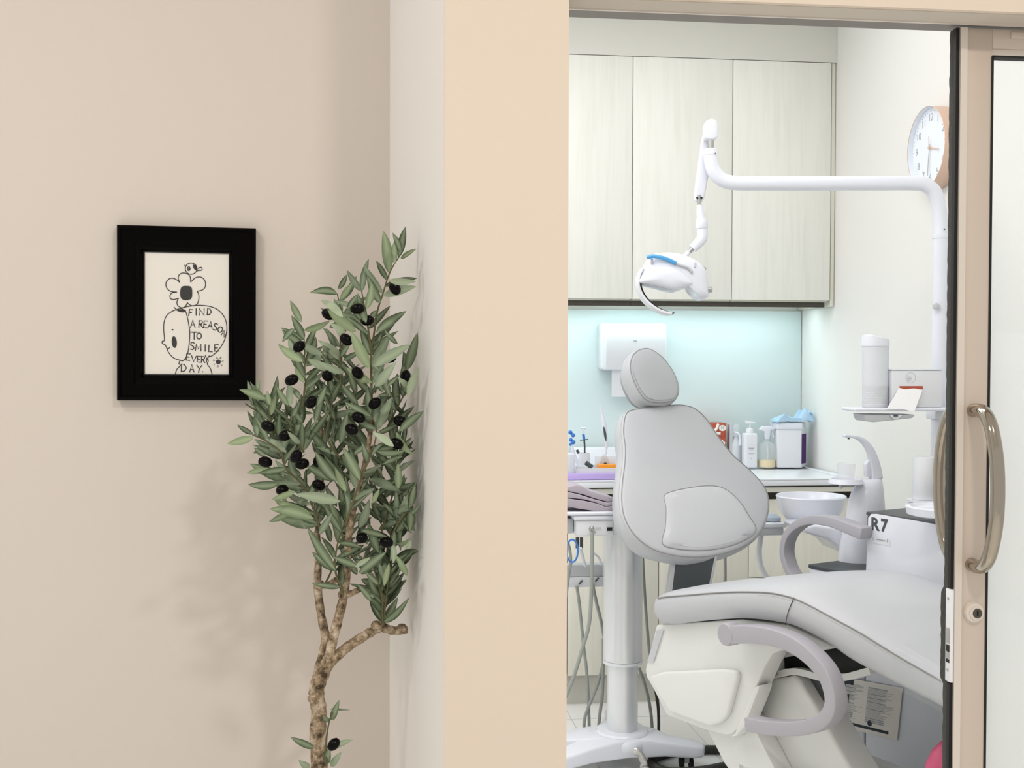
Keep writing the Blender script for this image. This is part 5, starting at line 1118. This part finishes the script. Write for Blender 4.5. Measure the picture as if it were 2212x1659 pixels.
# cloth on the table: folded, layered
cl = MB()
def layer(top, botm, z_lift, y0, y1):
    v = []; n = len(top)
    for i in range(n):
        a = P(top[i][0], top[i][1], y0); c_ = P(botm[i][0], botm[i][1], y0); a.z = max(a.z, zt4+.010); c_.z = max(c_.z, zt4+.0068); v += [a, c_, c_+Vector((0, y1-y0, 0)), a+Vector((0, y1-y0, -.002))]
    cl.add(v, [[i*4+k, i*4+(k+1) % 4, (i+1)*4+(k+1) % 4, (i+1)*4+k] for i in range(n-1) for k in range(4)]+[[3, 2, 1, 0], [n*4-4, n*4-3, n*4-2, n*4-1]])
zc_ = zt4+.007
def on(px): # pixel row of the table surface under this column at y0
    return 0
y0 = cY-.10
layer([(1180, 1060), (1226, 1077), (1262, 1082), (1290, 1088), (1310, 1096), (1328, 1092)], [(1180, 1095), (1226, 1094), (1250, 1099), (1285, 1104), (1315, 1105), (1328, 1104)], 0, y0, y0+.16)
layer([(1180, 1050), (1226, 1063), (1250, 1068), (1285, 1079), (1312, 1086), (1328, 1084)], [(1180, 1060), (1226, 1075), (1262, 1079), (1288, 1086), (1310, 1095), (1328, 1091)], 0, y0+.004, y0+.16)
layer([(1180, 1056), (1226, 1052), (1246, 1048), (1258, 1050), (1275, 1061), (1300, 1068), (1328, 1076)], [(1180, 1060), (1226, 1061), (1250, 1066), (1262, 1069), (1285, 1077), (1312, 1084), (1328, 1083)], 0, y0+.01, y0+.17)
tag(cl.build('folded_cloth', M['fabric'], bevel=.004, seg=3, ang=60), 'folded greyish lilac cloth piled on the cart table', 'cloth')
# floor hoses
fh = thing('floor_hose', 'dark ribbed hose coiled on the floor right of the cart base', 'hose', (1.1, 3.8, 0))
def fz(x, y, z=.016): return PZ(x, y, z)
q = cat([fz(*p) for p in [(1640, 1634), (1560, 1620), (1490, 1621), (1440, 1628), (1410, 1640), (1415, 1656), (1450, 1668), (1520, 1664), (1590, 1652), (1680, 1650)]], n=10)
def ribbed(q, r):
    q = resamp(q, 260, False); return MB().tube(q, [r*(1.0 if i % 2 else .88) for i in range(260)], 12)
ribbed(q, .0155).build('ribbed_tube', M['hosed'], fh)
q = cat([P(1372, 1622, cY-.10), P(1378, 1624, cY-.12), P(1386, 1635, cY-.135), P(1391, 1648, cY-.15), P(1394, 1662, cY-.16), Vector((CX+.10, cY-.22, .012)), Vector((CX+.08, cY-.30, .012))], n=10)
ribbed(q, .0115).build('corrugated_steel_hose', mat('bright_corrugated_steel', 'D6D6D2', .25, metal=.55), cart)
# pink bag on the chair foot side
pk = P(2052, 1650, 2.6)
b = MB(); rows = []
for i, t_ in enumerate([0, .15, .35, .6, .8, .93, 1]):
    r_ = [.03, .06, .075, .07, .05, .028, .004][i]; rows.append([(pk.x+.02+r_*cos(a)*(1+.12*sin(3*a+i)), 2.62+r_*.8*sin(a)*(1+.1*cos(4*a)), pk.z-.10+t_*.155) for a in [k*2*pi/20 for k in range(20)]])
b.add([p for r in rows for p in r], [[i*20+k, i*20+(k+1) % 20, (i+1)*20+(k+1) % 20, (i+1)*20+k] for i in range(6) for k in range(20)]+[list(range(20))[::-1], list(range(120, 140))])
tag(b.build('pink_bag', M['pink'], ang=70), 'crumpled pink plastic bag low beside the chair, next to the door edge', 'bag')
for o in list(bpy.data.objects):
    if o.type == 'MESH' and o.parent is None and 'kind' not in o and 'label' not in o: print('UNLABELLED', o.name)
